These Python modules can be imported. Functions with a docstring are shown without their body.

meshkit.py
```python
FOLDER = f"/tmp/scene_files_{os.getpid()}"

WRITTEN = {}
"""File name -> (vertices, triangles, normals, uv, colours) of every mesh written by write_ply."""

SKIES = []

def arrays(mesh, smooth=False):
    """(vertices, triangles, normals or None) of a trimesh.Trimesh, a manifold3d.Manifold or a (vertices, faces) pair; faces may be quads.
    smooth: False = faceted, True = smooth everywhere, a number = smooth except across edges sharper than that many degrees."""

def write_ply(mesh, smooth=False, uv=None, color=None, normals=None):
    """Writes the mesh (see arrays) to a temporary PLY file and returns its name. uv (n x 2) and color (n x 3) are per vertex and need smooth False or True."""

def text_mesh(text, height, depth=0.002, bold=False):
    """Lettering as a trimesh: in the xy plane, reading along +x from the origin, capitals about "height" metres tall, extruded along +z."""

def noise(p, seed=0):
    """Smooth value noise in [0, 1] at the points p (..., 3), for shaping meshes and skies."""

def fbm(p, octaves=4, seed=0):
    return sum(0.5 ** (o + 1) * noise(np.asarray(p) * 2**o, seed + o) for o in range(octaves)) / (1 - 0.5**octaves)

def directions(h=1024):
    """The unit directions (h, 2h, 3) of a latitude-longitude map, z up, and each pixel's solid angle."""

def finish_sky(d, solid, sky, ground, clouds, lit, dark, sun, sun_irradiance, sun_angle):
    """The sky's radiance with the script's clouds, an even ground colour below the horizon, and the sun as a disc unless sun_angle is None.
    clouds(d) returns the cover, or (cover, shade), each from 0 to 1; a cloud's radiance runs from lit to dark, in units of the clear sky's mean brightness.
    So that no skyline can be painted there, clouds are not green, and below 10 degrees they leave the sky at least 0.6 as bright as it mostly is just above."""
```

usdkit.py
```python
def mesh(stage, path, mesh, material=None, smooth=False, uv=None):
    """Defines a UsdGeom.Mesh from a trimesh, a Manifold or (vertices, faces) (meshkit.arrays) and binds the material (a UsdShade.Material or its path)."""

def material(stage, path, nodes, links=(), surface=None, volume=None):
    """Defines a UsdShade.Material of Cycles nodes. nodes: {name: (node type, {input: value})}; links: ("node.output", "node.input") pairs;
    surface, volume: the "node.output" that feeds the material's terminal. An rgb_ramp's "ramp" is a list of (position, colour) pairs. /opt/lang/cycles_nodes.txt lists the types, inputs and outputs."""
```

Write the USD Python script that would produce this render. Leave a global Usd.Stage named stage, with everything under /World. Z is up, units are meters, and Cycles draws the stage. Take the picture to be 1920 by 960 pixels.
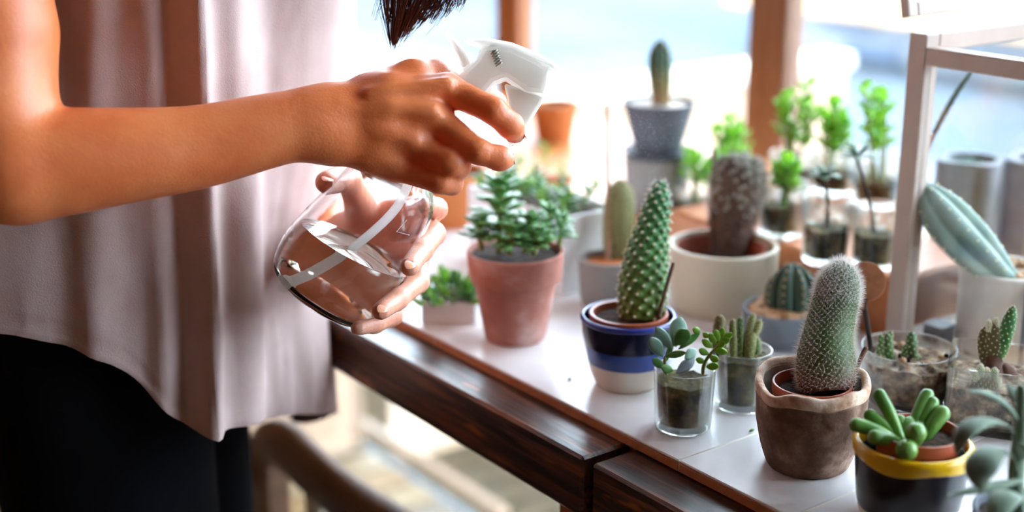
import math, numpy as np, trimesh, usdkit, meshkit
from pxr import Usd, UsdGeom, UsdLux, UsdShade, Gf, Sdf, Vt

stage = Usd.Stage.CreateInMemory()
UsdGeom.SetStageUpAxis(stage, 'Z'); UsdGeom.SetStageMetersPerUnit(stage, 1.0)
stage.SetDefaultPrim(UsdGeom.Xform.Define(stage, '/World').GetPrim())
rng = np.random.default_rng(7)

# ---------------------------------------------------------------- camera
FPX, TH, TZ = 2600.0, math.radians(17), 0.75
CZ = TZ + 0.405
C = np.array([0, 0, CZ]); F = np.array([0, math.cos(TH), -math.sin(TH)]); U = np.array([0, math.sin(TH), math.cos(TH)]); R = np.array([1.0, 0, 0])
cam = UsdGeom.Camera.Define(stage, '/World/camera')
cam.CreateHorizontalApertureAttr(36.0); cam.CreateFocalLengthAttr(36.0 * FPX / 1920); cam.CreateFStopAttr(2.7); cam.CreateFocusDistanceAttr(0.925)
cam.CreateClippingRangeAttr((0.05, 1000)); cam.CreateExposureAttr(0.0)
UsdGeom.Xformable(cam).AddTranslateOp().Set(Gf.Vec3d(*map(float, C))); UsdGeom.Xformable(cam).AddRotateXOp().Set(90.0 - math.degrees(TH))
EXPOSURE = 1.62
cam.GetExposureAttr().Set(EXPOSURE)

# table axes: E1 runs along the table's front edge (away to the left), E2 runs into the table towards the windows
_a = math.radians(36.4)
E1 = np.array([-math.sin(_a), math.cos(_a), 0]); E2 = np.array([math.cos(_a), math.sin(_a), 0]); UP = np.array([0, 0, 1.0])

# ---------------------------------------------------------------- sky and sun
dome = UsdLux.DomeLight.Define(stage, '/World/sky_light')
dome.CreateColorAttr(Gf.Vec3f(0.76, 0.89, 1.0)); dome.CreateIntensityAttr(1.75)
sun = UsdLux.DistantLight.Define(stage, '/World/sun_light')
sun.CreateAngleAttr(0.6); sun.CreateIntensityAttr(5.5); sun.CreateColorAttr(Gf.Vec3f(1.0, 0.80, 0.56))
_sd = math.cos(math.radians(56)) * (E2 * 0.93 + E1 * 0.36) + math.sin(math.radians(56)) * UP      # towards the sun
_z = _sd / np.linalg.norm(_sd); _x = np.cross(UP, _z); _x /= np.linalg.norm(_x); _y = np.cross(_z, _x)
_m = Gf.Matrix4d(1.0)
for _i, _v in enumerate((_x, _y, _z)): _m.SetRow(_i, Gf.Vec4d(*map(float, _v), 0))
UsdGeom.Xformable(sun).AddTransformOp().Set(_m)

# ---------------------------------------------------------------- picture geometry to metres
def P(x, y, Z): return C + Z * ((x - 960) / FPX * R + F - (y - 480) / FPX * U)
def PT(x, y, z=TZ):
    d = (x - 960) / FPX * R + F - (y - 480) / FPX * U
    return C + d * ((z - CZ) / d[2])
def depth(p): return float((np.asarray(p) - C) @ F)
def px(p):
    q = np.asarray(p) - C; Z = q @ F
    return 960 + FPX * (q @ R) / Z, 480 - FPX * (q @ U) / Z
def z_at(xy, y):                      # height above xy that is seen at picture row y
    v = (y - 480) / FPX; Y = xy[1]
    return CZ - Y * (v * math.cos(TH) + math.sin(TH)) / (math.cos(TH) - v * math.sin(TH))
def T(s, t, z=0.0): return E1 * s + E2 * t + UP * z
def foot(x, yb, w, z=TZ):             # base centre and radius of a round thing whose front bottom edge is seen at (x, yb), w wide
    p = PT(x, yb, z); r = w / 2 * depth(p) / FPX
    d = np.array([p[0], p[1], 0]); d /= np.linalg.norm(d)
    c = p + d * r; r = w / 2 * depth(c) / FPX
    return p + d * r, r

# ---------------------------------------------------------------- prims
used = {}
def free(path):
    n = used.get(path, 0); used[path] = n + 1
    return path if n == 0 else f'{path}_{n:03d}'
def key(pr, **kw):
    for k, v in kw.items():
        if v: pr.SetCustomDataByKey(k, v)
LOC = {}
def thing(name, label, cat, loc=(0, 0, 0), group=None):
    path = free('/World/' + name)
    x = UsdGeom.Xform.Define(stage, path); x.AddTranslateOp().Set(Gf.Vec3d(*map(float, loc)))
    key(x.GetPrim(), label=label, category=cat, group=group)
    LOC[path] = np.array(loc, float)
    return path
def vf(m):
    if hasattr(m, 'to_mesh'):
        q = m.to_mesh(); return np.array(q.vert_properties[:, :3], float), np.array(q.tri_verts)
    if isinstance(m, trimesh.Trimesh): return np.array(m.vertices), np.array(m.faces)
    v, f = np.asarray(m[0], float), np.asarray(m[1], int)
    if f.shape[1] == 4: f = np.vstack([f[:, [0, 1, 2]], f[:, [0, 2, 3]]])
    return v, f
def join(*ms):
    V, Fs, n = [], [], 0
    for m in ms:
        v, f = vf(m); V.append(v); Fs.append(f + n); n += len(v)
    return np.vstack(V), np.vstack(Fs)
def part(parent, name, m, mat, smooth=40, label=None, kind=None):
    """a mesh given in world coordinates, as a child of parent"""
    path = free(f'{parent}/{name}')
    root = '/'.join(parent.split('/')[:3])
    v, f = vf(m)
    p = usdkit.mesh(stage, path, (v - LOC.get(root, 0), f), mat, smooth=smooth)
    p.CreateDoubleSidedAttr(True)
    key(p.GetPrim(), label=label, kind=kind)
    return path
def solo(name, m, mat, label, cat, smooth=40, group=None, kind=None):
    path = free('/World/' + name); v, f = vf(m)
    p = usdkit.mesh(stage, path, (v, f), mat, smooth=smooth); p.CreateDoubleSidedAttr(True)
    key(p.GetPrim(), label=label, category=cat, group=group, kind=kind)
    return path
def struct(name, label, m, mat, cat='structure', smooth=False):
    path = '/World/' + name; v, f = vf(m)
    p = usdkit.mesh(stage, path, (v, f), mat, smooth=smooth)
    key(p.GetPrim(), label=label, category=cat, kind='structure')
    used[path] = 1
    return path
def curves(parent, name, segs, w0, w1, mat, kind='stuff', label=None):
    """segs: (n, k, 3) polylines in world coordinates, tapering from w0 to w1"""
    path = free(f'{parent}/{name}'); root = '/'.join(parent.split('/')[:3])
    segs = np.asarray(segs, float) - LOC.get(root, 0); n, k = segs.shape[:2]
    c = UsdGeom.BasisCurves.Define(stage, path)
    c.CreateTypeAttr('linear'); c.CreateCurveVertexCountsAttr(Vt.IntArray.FromNumpy(np.full(n, k, np.int32)))
    c.CreatePointsAttr(Vt.Vec3fArray.FromNumpy(segs.reshape(-1, 3).astype(np.float32)))
    c.CreateWidthsAttr(Vt.FloatArray.FromNumpy(np.tile(np.linspace(w0, w1, k), n).astype(np.float32))); c.SetWidthsInterpolation('vertex')
    UsdShade.MaterialBindingAPI.Apply(c.GetPrim()).Bind(UsdShade.Material.Get(stage, mat))
    key(c.GetPrim(), kind=kind, label=label)
    return path

# ---------------------------------------------------------------- materials
def lin(c):
    c = np.array(c, float) / 255
    return tuple(np.where(c <= 0.04045, c / 12.92, ((c + 0.055) / 1.055) ** 2.4))
def pm(name, c, c2=None, scale=30, rough=0.5, bump=0, bscale=None, stretch=None, ramp=None, detail=5, **pr):
    """principled material: two (or a ramp of) colours mixed by object-space noise, with optional bump"""
    path = '/World/Looks/' + name
    n = {'p': ('principled_bsdf', {'roughness': rough, 'base_color': lin(c), **pr}), 'tc': ('texture_coordinate', {})}
    L = []; src = 'tc.object'
    if stretch is not None:
        n['map'] = ('mapping', {'mapping_type': 'texture', 'rotation': stretch[0], 'scale': tuple(1 / q for q in stretch[1])}); L.append(('tc.object', 'map.vector')); src = 'map.vector'
    if c2 is not None or ramp is not None:
        n['n'] = ('noise_texture', {'scale': scale, 'detail': detail, 'roughness': 0.6})
        n['r'] = ('rgb_ramp', {'ramp': [(a, lin(b)) for a, b in (ramp or [(0.35, c), (0.65, c2)])]})
        L += [(src, 'n.vector'), ('n.fac', 'r.fac'), ('r.color', 'p.base_color')]
    if bump:
        n['bn'] = ('noise_texture', {'scale': bscale or scale * 4, 'detail': 4}); n['b'] = ('bump', {'strength': 1.0, 'distance': bump})
        L += [(src, 'bn.vector'), ('bn.fac', 'b.height'), ('b.normal', 'p.normal')]
    usdkit.material(stage, path, n, L, surface='p.BSDF')
    return path
def leafmat(name, c, c2, scale=60, tr=0.3, rough=0.4):
    path = '/World/Looks/' + name
    usdkit.material(stage, path, {'tc': ('texture_coordinate', {}), 'n': ('noise_texture', {'scale': scale}), 'r': ('rgb_ramp', {'ramp': [(0.35, lin(c)), (0.65, lin(c2))]}),
        'p': ('principled_bsdf', {'roughness': rough}), 't': ('translucent_bsdf', {}), 'm': ('mix_closure', {'fac': tr})},
        [('tc.object', 'n.vector'), ('n.fac', 'r.fac'), ('r.color', 'p.base_color'), ('r.color', 't.color'), ('p.BSDF', 'm.closure1'), ('t.BSDF', 'm.closure2')], surface='m.closure')
    return path
def panemat(name, tint=(1, 1, 1), rough=0.0, lo=0.03, hi=0.7):
    path = '/World/Looks/' + name
    usdkit.material(stage, path, {'t': ('transparent_bsdf', {'color': tint}), 'g': ('glossy_bsdf', {'color': (1, 1, 1), 'roughness': rough}), 'w': ('layer_weight', {'blend': 0.5}),
        'q': ('math', {'math_type': 'power', 'value2': 4.0}), 'r': ('map_range', {'to_min': lo, 'to_max': hi}), 'm': ('mix_closure', {})},
        [('w.facing', 'q.value1'), ('q.value', 'r.value'), ('r.result', 'm.fac'), ('t.BSDF', 'm.closure1'), ('g.BSDF', 'm.closure2')], surface='m.closure')
    return path

def zmat(name, stops, z0, z1, scale=40, mixn=0.35, rough=0.55):
    """a plant's colour by height (object space), broken up by noise"""
    path = '/World/Looks/' + name
    usdkit.material(stage, path, {'tc': ('texture_coordinate', {}), 's': ('separate_xyz', {}), 'm': ('map_range', {'from_min': z0, 'from_max': z1}), 'n': ('noise_texture', {'scale': scale, 'detail': 4}), 'k': ('math', {'math_type': 'multiply_add', 'value2': mixn, 'value3': -mixn / 2}),
        'a': ('math', {'math_type': 'add'}), 'r': ('rgb_ramp', {'ramp': [(q, lin(c)) for q, c in stops]}), 'p': ('principled_bsdf', {'roughness': rough})},
        [('tc.object', 's.vector'), ('s.z', 'm.value'), ('tc.object', 'n.vector'), ('n.fac', 'k.value1'), ('m.result', 'a.value1'), ('k.value', 'a.value2'), ('a.value', 'r.fac'), ('r.color', 'p.base_color')], surface='p.BSDF')
    return path
M = {}
M['plaster'] = pm('plaster', (226, 205, 182), (216, 194, 170), scale=3, rough=0.9)
M['warm_wall'] = pm('warm_wall', (128, 84, 56), (118, 76, 50), scale=3, rough=0.9)
M['ceiling'] = pm('ceiling_paint', (150, 122, 100), rough=0.9)
M['terrace'] = pm('terrace', (86, 94, 100), (74, 84, 94), scale=0.6, specular_ior_level=0.0, rough=0.9)
M['terrace_pale'] = pm('terrace_pale', (104, 109, 114), (94, 100, 108), scale=1.0, specular_ior_level=0.0, rough=0.9)
M['deck'] = pm('weathered_deck', (84, 76, 62), (66, 60, 50), scale=8, specular_ior_level=0.0, rough=0.7, stretch=((0, 0, _a), (1, 9, 1)))
M['facade'] = pm('facade', (170, 175, 182), (158, 164, 174), scale=1, specular_ior_level=0.0, rough=0.9)
M['blue_glass'] = pm('blue_glass', (100, 118, 144), (112, 130, 154), scale=2, rough=0.3)
M['post_b'] = pm('grey_brown_timber', (152, 116, 94), (126, 92, 72), scale=14, rough=0.5, stretch=((0, 0, 0), (6, 6, 0.6)))
M['post'] = pm('window_timber', (176, 112, 70), (150, 90, 54), scale=14, rough=0.5, stretch=((0, 0, 0), (6, 6, 0.6)))
M['board'] = pm('pale_board', (222, 176, 124), (198, 146, 94), scale=10, rough=0.5, stretch=((0, 0, _a), (1, 10, 6)), bump=0.0006, bscale=40)
M['riser'] = pm('riser_board', (206, 134, 66), (180, 104, 44), scale=10, rough=0.45, stretch=((0, 0, _a), (1, 10, 8)))
M['riser2'] = pm('riser_board_red', (206, 132, 84), (186, 112, 68), scale=10, rough=0.5, stretch=((0, 0, _a), (1, 10, 8)))
M['block'] = pm('orange_block', (204, 120, 50), (170, 88, 32), scale=12, rough=0.45, stretch=((0, 0, 0), (4, 1, 10)))
M['plank_a'] = pm('floor_plank_pale', (150, 134, 106), (130, 112, 84), scale=8, rough=0.6, stretch=((0, 0, _a), (1, 9, 1)))
M['plank_b'] = pm('floor_plank_warm', (142, 116, 80), (124, 98, 64), scale=8, rough=0.6, stretch=((0, 0, _a), (1, 9, 1)))
M['plank_c'] = pm('floor_plank_grey', (124, 116, 104), (108, 100, 88), scale=8, rough=0.6, stretch=((0, 0, _a), (1, 9, 1)))
M['dark_board'] = pm('dark_floor_board', (104, 72, 50), (90, 60, 42), scale=6, rough=0.6)
M['chair'] = pm('chair_wood', (126, 92, 68), (104, 74, 54), scale=9, rough=0.45, stretch=((0, 0, _a), (9, 1, 9)))
M['cream'] = pm('cream_paint', (236, 228, 210), rough=0.6)
M['tile_small'] = pm('beige_tile', (206, 178, 152), (192, 162, 136), scale=8, rough=0.5)
M['grout'] = pm('grout', (150, 128, 108), rough=0.9)
M['white_plastic'] = pm('white_plastic', (238, 240, 242), rough=0.35)
M['gh_metal'] = pm('greenhouse_paint', (196, 178, 166), (188, 170, 158), scale=40, rough=0.5)
M['pane'] = panemat('clear_pane', (0.97, 0.98, 0.98))
M['winpane'] = panemat('window_pane', (0.96, 0.98, 1.0))
M['cupglass'] = '/World/Looks/cup_glass'
usdkit.material(stage, M['cupglass'], {'t': ('transparent_bsdf', {'color': (.95, .97, .95)}), 'g': ('glossy_bsdf', {'roughness': 0.02}), 'w': ('layer_weight', {'blend': 0.5}), 'q': ('math', {'math_type': 'power', 'value2': 4.0}), 'r': ('map_range', {'to_min': .03, 'to_max': .8}), 'm': ('mix_closure', {}),
    'd': ('principled_bsdf', {'base_color': (.97, .99, .97), 'roughness': 0.0, 'ior': 1.45, 'transmission_weight': 1.0}), 'x': ('mix_closure', {'fac': 0.5})},
    [('w.facing', 'q.value1'), ('q.value', 'r.value'), ('r.result', 'm.fac'), ('t.BSDF', 'm.closure1'), ('g.BSDF', 'm.closure2'), ('m.closure', 'x.closure1'), ('d.BSDF', 'x.closure2')], surface='x.closure')

# burnt dark timber of the bench edge
def darkwood():
    path = '/World/Looks/dark_timber'
    usdkit.material(stage, path, {'g': ('geometry', {}), 'map': ('mapping', {'mapping_type': 'texture', 'rotation': (0, 0, math.radians(126.4)), 'scale': (1 / 4, 1 / 90, 1 / 90)}),
        'map2': ('mapping', {'mapping_type': 'texture', 'rotation': (0, 0, math.radians(126.4)), 'scale': (1 / 14, 1 / 50, 1 / 50)}),
        'n': ('noise_texture', {'scale': 1.6, 'detail': 8, 'roughness': 0.65, 'distortion': 0.6}), 'r': ('rgb_ramp', {'ramp': [(0.30, lin((24, 17, 16))), (0.46, lin((54, 36, 30))), (0.56, lin((100, 60, 40))), (0.70, lin((150, 84, 44)))]}),
        'n2': ('noise_texture', {'scale': 1.1, 'detail': 5}), 'r2': ('rgb_ramp', {'ramp': [(0.62, (0, 0, 0)), (0.68, (1, 1, 1))]}), 'mx': ('mix', {'color2': lin((168, 92, 40))}),
        'b': ('bump', {'strength': 0.8, 'distance': 0.0012}), 'p': ('principled_bsdf', {'roughness': 0.32, 'coat_weight': 0.25, 'coat_roughness': 0.25})},
        [('g.position', 'map.vector'), ('g.position', 'map2.vector'), ('map.vector', 'n.vector'), ('map2.vector', 'n2.vector'), ('n.fac', 'r.fac'), ('n2.fac', 'r2.fac'), ('r2.color', 'mx.fac'), ('r.color', 'mx.color1'),
         ('mx.color', 'p.base_color'), ('n.fac', 'b.height'), ('b.normal', 'p.normal')], surface='p.BSDF')
    return path
M['dark'] = darkwood()
M['tile'] = pm('white_tile', (236, 235, 236), (226, 222, 222), scale=9, rough=0.28)
M['tile_body'] = pm('tile_clay', (206, 136, 92), (188, 116, 76), scale=60, rough=0.8)
M['terra'] = pm('terracotta', ramp=[(0.3, (164, 100, 84)), (0.5, (184, 122, 106)), (0.66, (206, 166, 158))], c=(190, 120, 100), scale=26, rough=0.85, bump=0.0004, bscale=300)
M['terra_plain'] = pm('terracotta_plain', (206, 128, 70), (190, 108, 54), scale=12, rough=0.8)
M['nursery'] = pm('nursery_plastic', (172, 86, 58), (158, 74, 48), scale=20, rough=0.4)
M['clay'] = pm('rough_clay', ramp=[(0.28, (62, 42, 33)), (0.43, (104, 76, 60)), (0.55, (130, 100, 84)), (0.68, (178, 152, 134))], c=(126, 92, 74), scale=45, detail=12, rough=0.9, bump=0.0016, bscale=110)
M['clay_rim'] = pm('clay_rim', ramp=[(0.3, (156, 100, 72)), (0.48, (206, 172, 146)), (0.62, (236, 216, 196))], c=(200, 160, 130), scale=80, detail=8, rough=0.85, bump=0.0006, bscale=300)
M['cement_in'] = pm('clay_inside', (150, 138, 130), (176, 160, 148), scale=60, rough=0.9)
M['navy'] = pm('navy_glaze', (16, 20, 44), (22, 28, 58), scale=30, rough=0.12)
M['blue'] = pm('blue_glaze', (44, 78, 156), (36, 66, 140), scale=30, rough=0.15)
M['cobalt'] = pm('cobalt_rim', (54, 66, 146), (44, 54, 124), scale=30, rough=0.15)
M['bone'] = pm('bone_ceramic', (232, 218, 204), (224, 208, 192), scale=30, rough=0.4)
M['yellow'] = pm('yellow_glaze', (232, 186, 20), (222, 170, 10), scale=40, rough=0.2)
M['black_glaze'] = pm('black_glaze', (30, 28, 32), (44, 40, 42), scale=30, rough=0.18)
M['cream_pot'] = pm('cream_ceramic', (228, 216, 192), (218, 204, 178), scale=8, rough=0.35)
M['grey_pot'] = pm('grey_cement', (150, 146, 142), (136, 132, 128), scale=20, rough=0.8)
M['blue_grey'] = pm('blue_grey_glaze', (126, 132, 142), (112, 118, 128), scale=20, rough=0.4)
M['slate'] = pm('slate_pot', (96, 100, 110), (82, 86, 96), scale=20, rough=0.7)
M['concrete'] = pm('concrete', (150, 152, 158), (128, 130, 138), scale=22, rough=0.9, bump=0.0006, bscale=120)
M['white_conc'] = pm('white_concrete', (226, 216, 204), (208, 198, 186), scale=18, rough=0.85, bump=0.0004, bscale=120)
M['soil'] = pm('dark_soil', (44, 32, 26), (78, 56, 42), scale=140, rough=0.95, bump=0.002, bscale=240)
M['soil_layers'] = pm('layered_soil', ramp=[(0.3, (24, 20, 14)), (0.45, (58, 46, 30)), (0.56, (92, 86, 42)), (0.65, (140, 112, 78)), (0.78, (196, 170, 140))], c=(60, 50, 40), scale=60, detail=8, rough=0.9, bump=0.0015, bscale=200)
M['gravel'] = pm('fine_gravel', ramp=[(0.34, (66, 50, 40)), (0.46, (140, 114, 94)), (0.56, (184, 156, 130)), (0.66, (226, 206, 184))], c=(150, 126, 106), scale=130, detail=3, rough=0.95, bump=0.003, bscale=190)
M['pebble'] = pm('tan_pebble', (226, 186, 148), (206, 158, 116), scale=60, rough=0.7)
M['twig'] = pm('twig', (112, 70, 52), (84, 50, 38), scale=80, rough=0.8)
M['dark_twig'] = pm('dark_twig', (66, 48, 42), (44, 34, 32), scale=80, rough=0.8)
M['stake'] = pm('pale_stake', (196, 158, 136), (176, 138, 116), scale=40, rough=0.7)
M['cork'] = pm('cork', (188, 128, 92), (170, 110, 76), scale=160, rough=0.9)
M['c_green'] = pm('cactus_green', (58, 96, 44), (84, 122, 58), scale=40, rough=0.55)
M['c_furry'] = zmat('furry_skin', [(0, (92, 46, 28)), (.12, (74, 70, 28)), (.3, (54, 88, 28)), (.7, (36, 74, 34)), (1, (60, 96, 62))], .045, .135)
M['c_warty'] = zmat('warty_skin', [(0, (104, 88, 30)), (.2, (88, 112, 30)), (.6, (48, 108, 36)), (1, (34, 112, 56))], .03, .15, 30)
M['c_club'] = zmat('club_skin', [(0, (92, 66, 50)), (.4, (96, 76, 58)), (.65, (84, 84, 68)), (1, (92, 112, 98))], .06, .16, 60, .5, .8)
M['c_far'] = zmat('far_skin', [(0, (170, 130, 84)), (.3, (120, 116, 68)), (.5, (50, 84, 58)), (1, (40, 74, 56))], .05, .135, 40, .2)
M['c_bright'] = pm('cactus_bright', (54, 116, 62), (92, 140, 58), scale=22, rough=0.45)
M['c_dark'] = pm('cactus_dark', (34, 62, 48), (54, 82, 58), scale=40, rough=0.5)
M['c_olive'] = pm('cactus_olive', (112, 118, 62), (134, 138, 80), scale=40, rough=0.6)
M['c_grey'] = pm('cactus_grey', (74, 86, 72), (92, 84, 70), scale=40, rough=0.7)
M['c_brown'] = pm('cactus_olive_brown', (92, 96, 50), (110, 88, 52), scale=50, rough=0.7)
M['c_blue'] = pm('cactus_blue', (98, 128, 112), (150, 172, 160), scale=24, rough=0.5)
M['spine_white'] = pm('spine_white', (246, 240, 236), rough=0.5)
M['spine_tan'] = pm('spine_tan', (214, 196, 160), rough=0.5)
M['spine_grey'] = pm('spine_grey', (180, 176, 166), rough=0.6)
M['areole'] = pm('areole_wool', (240, 232, 190), rough=0.8)
M['areole_brown'] = pm('areole_brown', (206, 158, 110), rough=0.8)
M['jade'] = leafmat('jade_leaf', (78, 142, 72), (120, 172, 100), tr=0.2, rough=0.22)
M['jade_grey'] = leafmat('jade_grey_leaf', (112, 148, 130), (134, 168, 150), tr=0.1, rough=0.45)
M['lime'] = leafmat('lime_leaf', (124, 178, 52), (156, 200, 74), tr=0.25, rough=0.3)
M['sprout'] = leafmat('sprout_leaf', (150, 206, 92), (190, 226, 120), tr=0.62)
M['sprout_dark'] = leafmat('dark_sprout_leaf', (50, 92, 52), (70, 116, 62), tr=0.2)
M['finger'] = leafmat('finger_leaf', (84, 134, 56), (116, 160, 74), scale=40, tr=0.1, rough=0.32)
M['finger_tip'] = leafmat('finger_tip', (128, 176, 98), (150, 192, 116), scale=60, tr=0.1, rough=0.25)
M['dusty'] = leafmat('dusty_leaf', (104, 122, 104), (124, 142, 120), tr=0.1, rough=0.7)
M['stem'] = pm('green_stem', (120, 150, 70), (140, 140, 70), scale=40, rough=0.6)
M['skin'] = pm('skin', (208, 118, 70), (194, 104, 60), scale=18, detail=7, rough=0.42, bump=0.0002, bscale=700, subsurface_weight=0.12, subsurface_radius=(1, 0.35, 0.2), subsurface_scale=0.004)
usdkit.material(stage, M['skin'], {'tc': ('texture_coordinate', {}), 'n': ('noise_texture', {'scale': 22, 'detail': 7}), 'r': ('rgb_ramp', {'ramp': [(.3, lin((208, 106, 58))), (.5, lin((220, 122, 70))), (.7, lin((229, 136, 84)))]}),
    'a': ('attribute', {'attribute': 'tone'}), 'r2': ('rgb_ramp', {'ramp': [(.3, lin((214, 140, 112))), (.7, lin((226, 160, 136)))]}), 'mx': ('mix', {}), 'bn': ('noise_texture', {'scale': 650, 'detail': 3}), 'b': ('bump', {'strength': 1.0, 'distance': .0002}),
    'p': ('principled_bsdf', {'roughness': .42, 'subsurface_weight': .12, 'subsurface_radius': (1, .35, .2), 'subsurface_scale': .004})},
    [('tc.object', 'n.vector'), ('n.fac', 'r.fac'), ('n.fac', 'r2.fac'), ('a.fac', 'mx.fac'), ('r.color', 'mx.color1'), ('r2.color', 'mx.color2'), ('mx.color', 'p.base_color'), ('tc.object', 'bn.vector'), ('bn.fac', 'b.height'), ('b.normal', 'p.normal')], surface='p.BSDF')
M['nail'] = pm('nail', (214, 146, 116), rough=0.3)
M['shirt'] = pm('shirt_cloth', (200, 177, 172), (190, 166, 160), scale=30, rough=0.95, bump=0.0003, bscale=900)
M['pants'] = pm('navy_cloth', (10, 10, 14), (12, 12, 18), scale=40, rough=1.0, specular_ior_level=0.1)
M['shoe'] = pm('shoe_canvas', (200, 196, 190), rough=0.8)
M['hair'] = pm('brown_hair', (84, 46, 34), rough=0.9, specular_ior_level=0.0)
M['eye'] = pm('eye_white', (240, 240, 240), rough=0.2)
M['lip'] = pm('lip', (176, 92, 82), rough=0.4)
M['bottle'] = '/World/Looks/bottle_glass'
usdkit.material(stage, M['bottle'], {'p': ('principled_bsdf', {'base_color': (1, 1, 1), 'roughness': 0.0, 'ior': 1.45, 'transmission_weight': 1.0})}, surface='p.BSDF')
M['water'] = '/World/Looks/water'
usdkit.material(stage, M['water'], {'p': ('principled_bsdf', {'base_color': (0.97, 0.97, 0.88), 'roughness': 0.0, 'ior': 1.33, 'transmission_weight': 1.0})}, surface='p.BSDF')
M['frost'] = '/World/Looks/frosted_plastic'
def frosted(path, clear):
    usdkit.material(stage, path, {'d': ('principled_bsdf', {'base_color': (0.90, 0.885, 0.86), 'roughness': 0.25}), 't': ('translucent_bsdf', {'color': (0.99, 0.975, 0.95)}), 'x': ('transparent_bsdf', {'color': (.98, .97, .95)}), 'm': ('mix_closure', {'fac': 0.6}), 'm2': ('mix_closure', {'fac': clear})},
        [('d.BSDF', 'm.closure1'), ('t.BSDF', 'm.closure2'), ('m.closure', 'm2.closure1'), ('x.BSDF', 'm2.closure2')], surface='m2.closure')
frosted(M['frost'], .48)
M['tube'] = '/World/Looks/dip_tube'; frosted(M['tube'], .45)
M['steel'] = pm('steel', (180, 180, 170), rough=0.3, metallic=0.9)
M['mist'] = pm('mist_drops', (250, 250, 252), rough=0.2, transmission_weight=0.4)
M['print'] = pm('white_print', (240, 240, 240), rough=0.6)
M['black'] = pm('black_tray', (34, 36, 42), (44, 46, 52), scale=30, rough=0.5)
M['grey_glass'] = pm('grey_plastic', (124, 128, 142), (110, 114, 128), scale=20, rough=0.3)

# ---------------------------------------------------------------- shapes
def frame_from(d, up=(0, 0, 1)):
    x = np.asarray(d, float); x = x / np.linalg.norm(x)
    y = np.cross(up, x)
    if np.linalg.norm(y) < 1e-6: y = np.cross((1, 0, 0), x)
    y /= np.linalg.norm(y); return np.stack([x, y, np.cross(x, y)])
def box(c, sx, sy, sz, ax=None, bev=0.0):
    """box centred at c with sizes along the axes ax (rows), edges chamfered by bev"""
    h = np.array([sx, sy, sz]) / 2
    if bev > 0:
        pts = []
        for s in np.ndindex(2, 2, 2):
            s = np.array(s) * 2 - 1
            for k in range(3):
                q = h - bev; q = q.copy(); q[k] = h[k]; pts.append(s * q)
        m = trimesh.convex.convex_hull(np.array(pts)); v, f = np.array(m.vertices), np.array(m.faces)
    else:
        m = trimesh.creation.box(2 * h); v, f = np.array(m.vertices), np.array(m.faces)
    ax = np.eye(3) if ax is None else np.asarray(ax)
    return v @ ax + np.asarray(c), f
TAX = np.stack([E1, E2, UP])
def tbox(s0, s1, t0, t1, z0, z1, bev=0.0):
    return box(T((s0 + s1) / 2, (t0 + t1) / 2, (z0 + z1) / 2), abs(s1 - s0), abs(t1 - t0), z1 - z0, TAX, bev)
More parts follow.
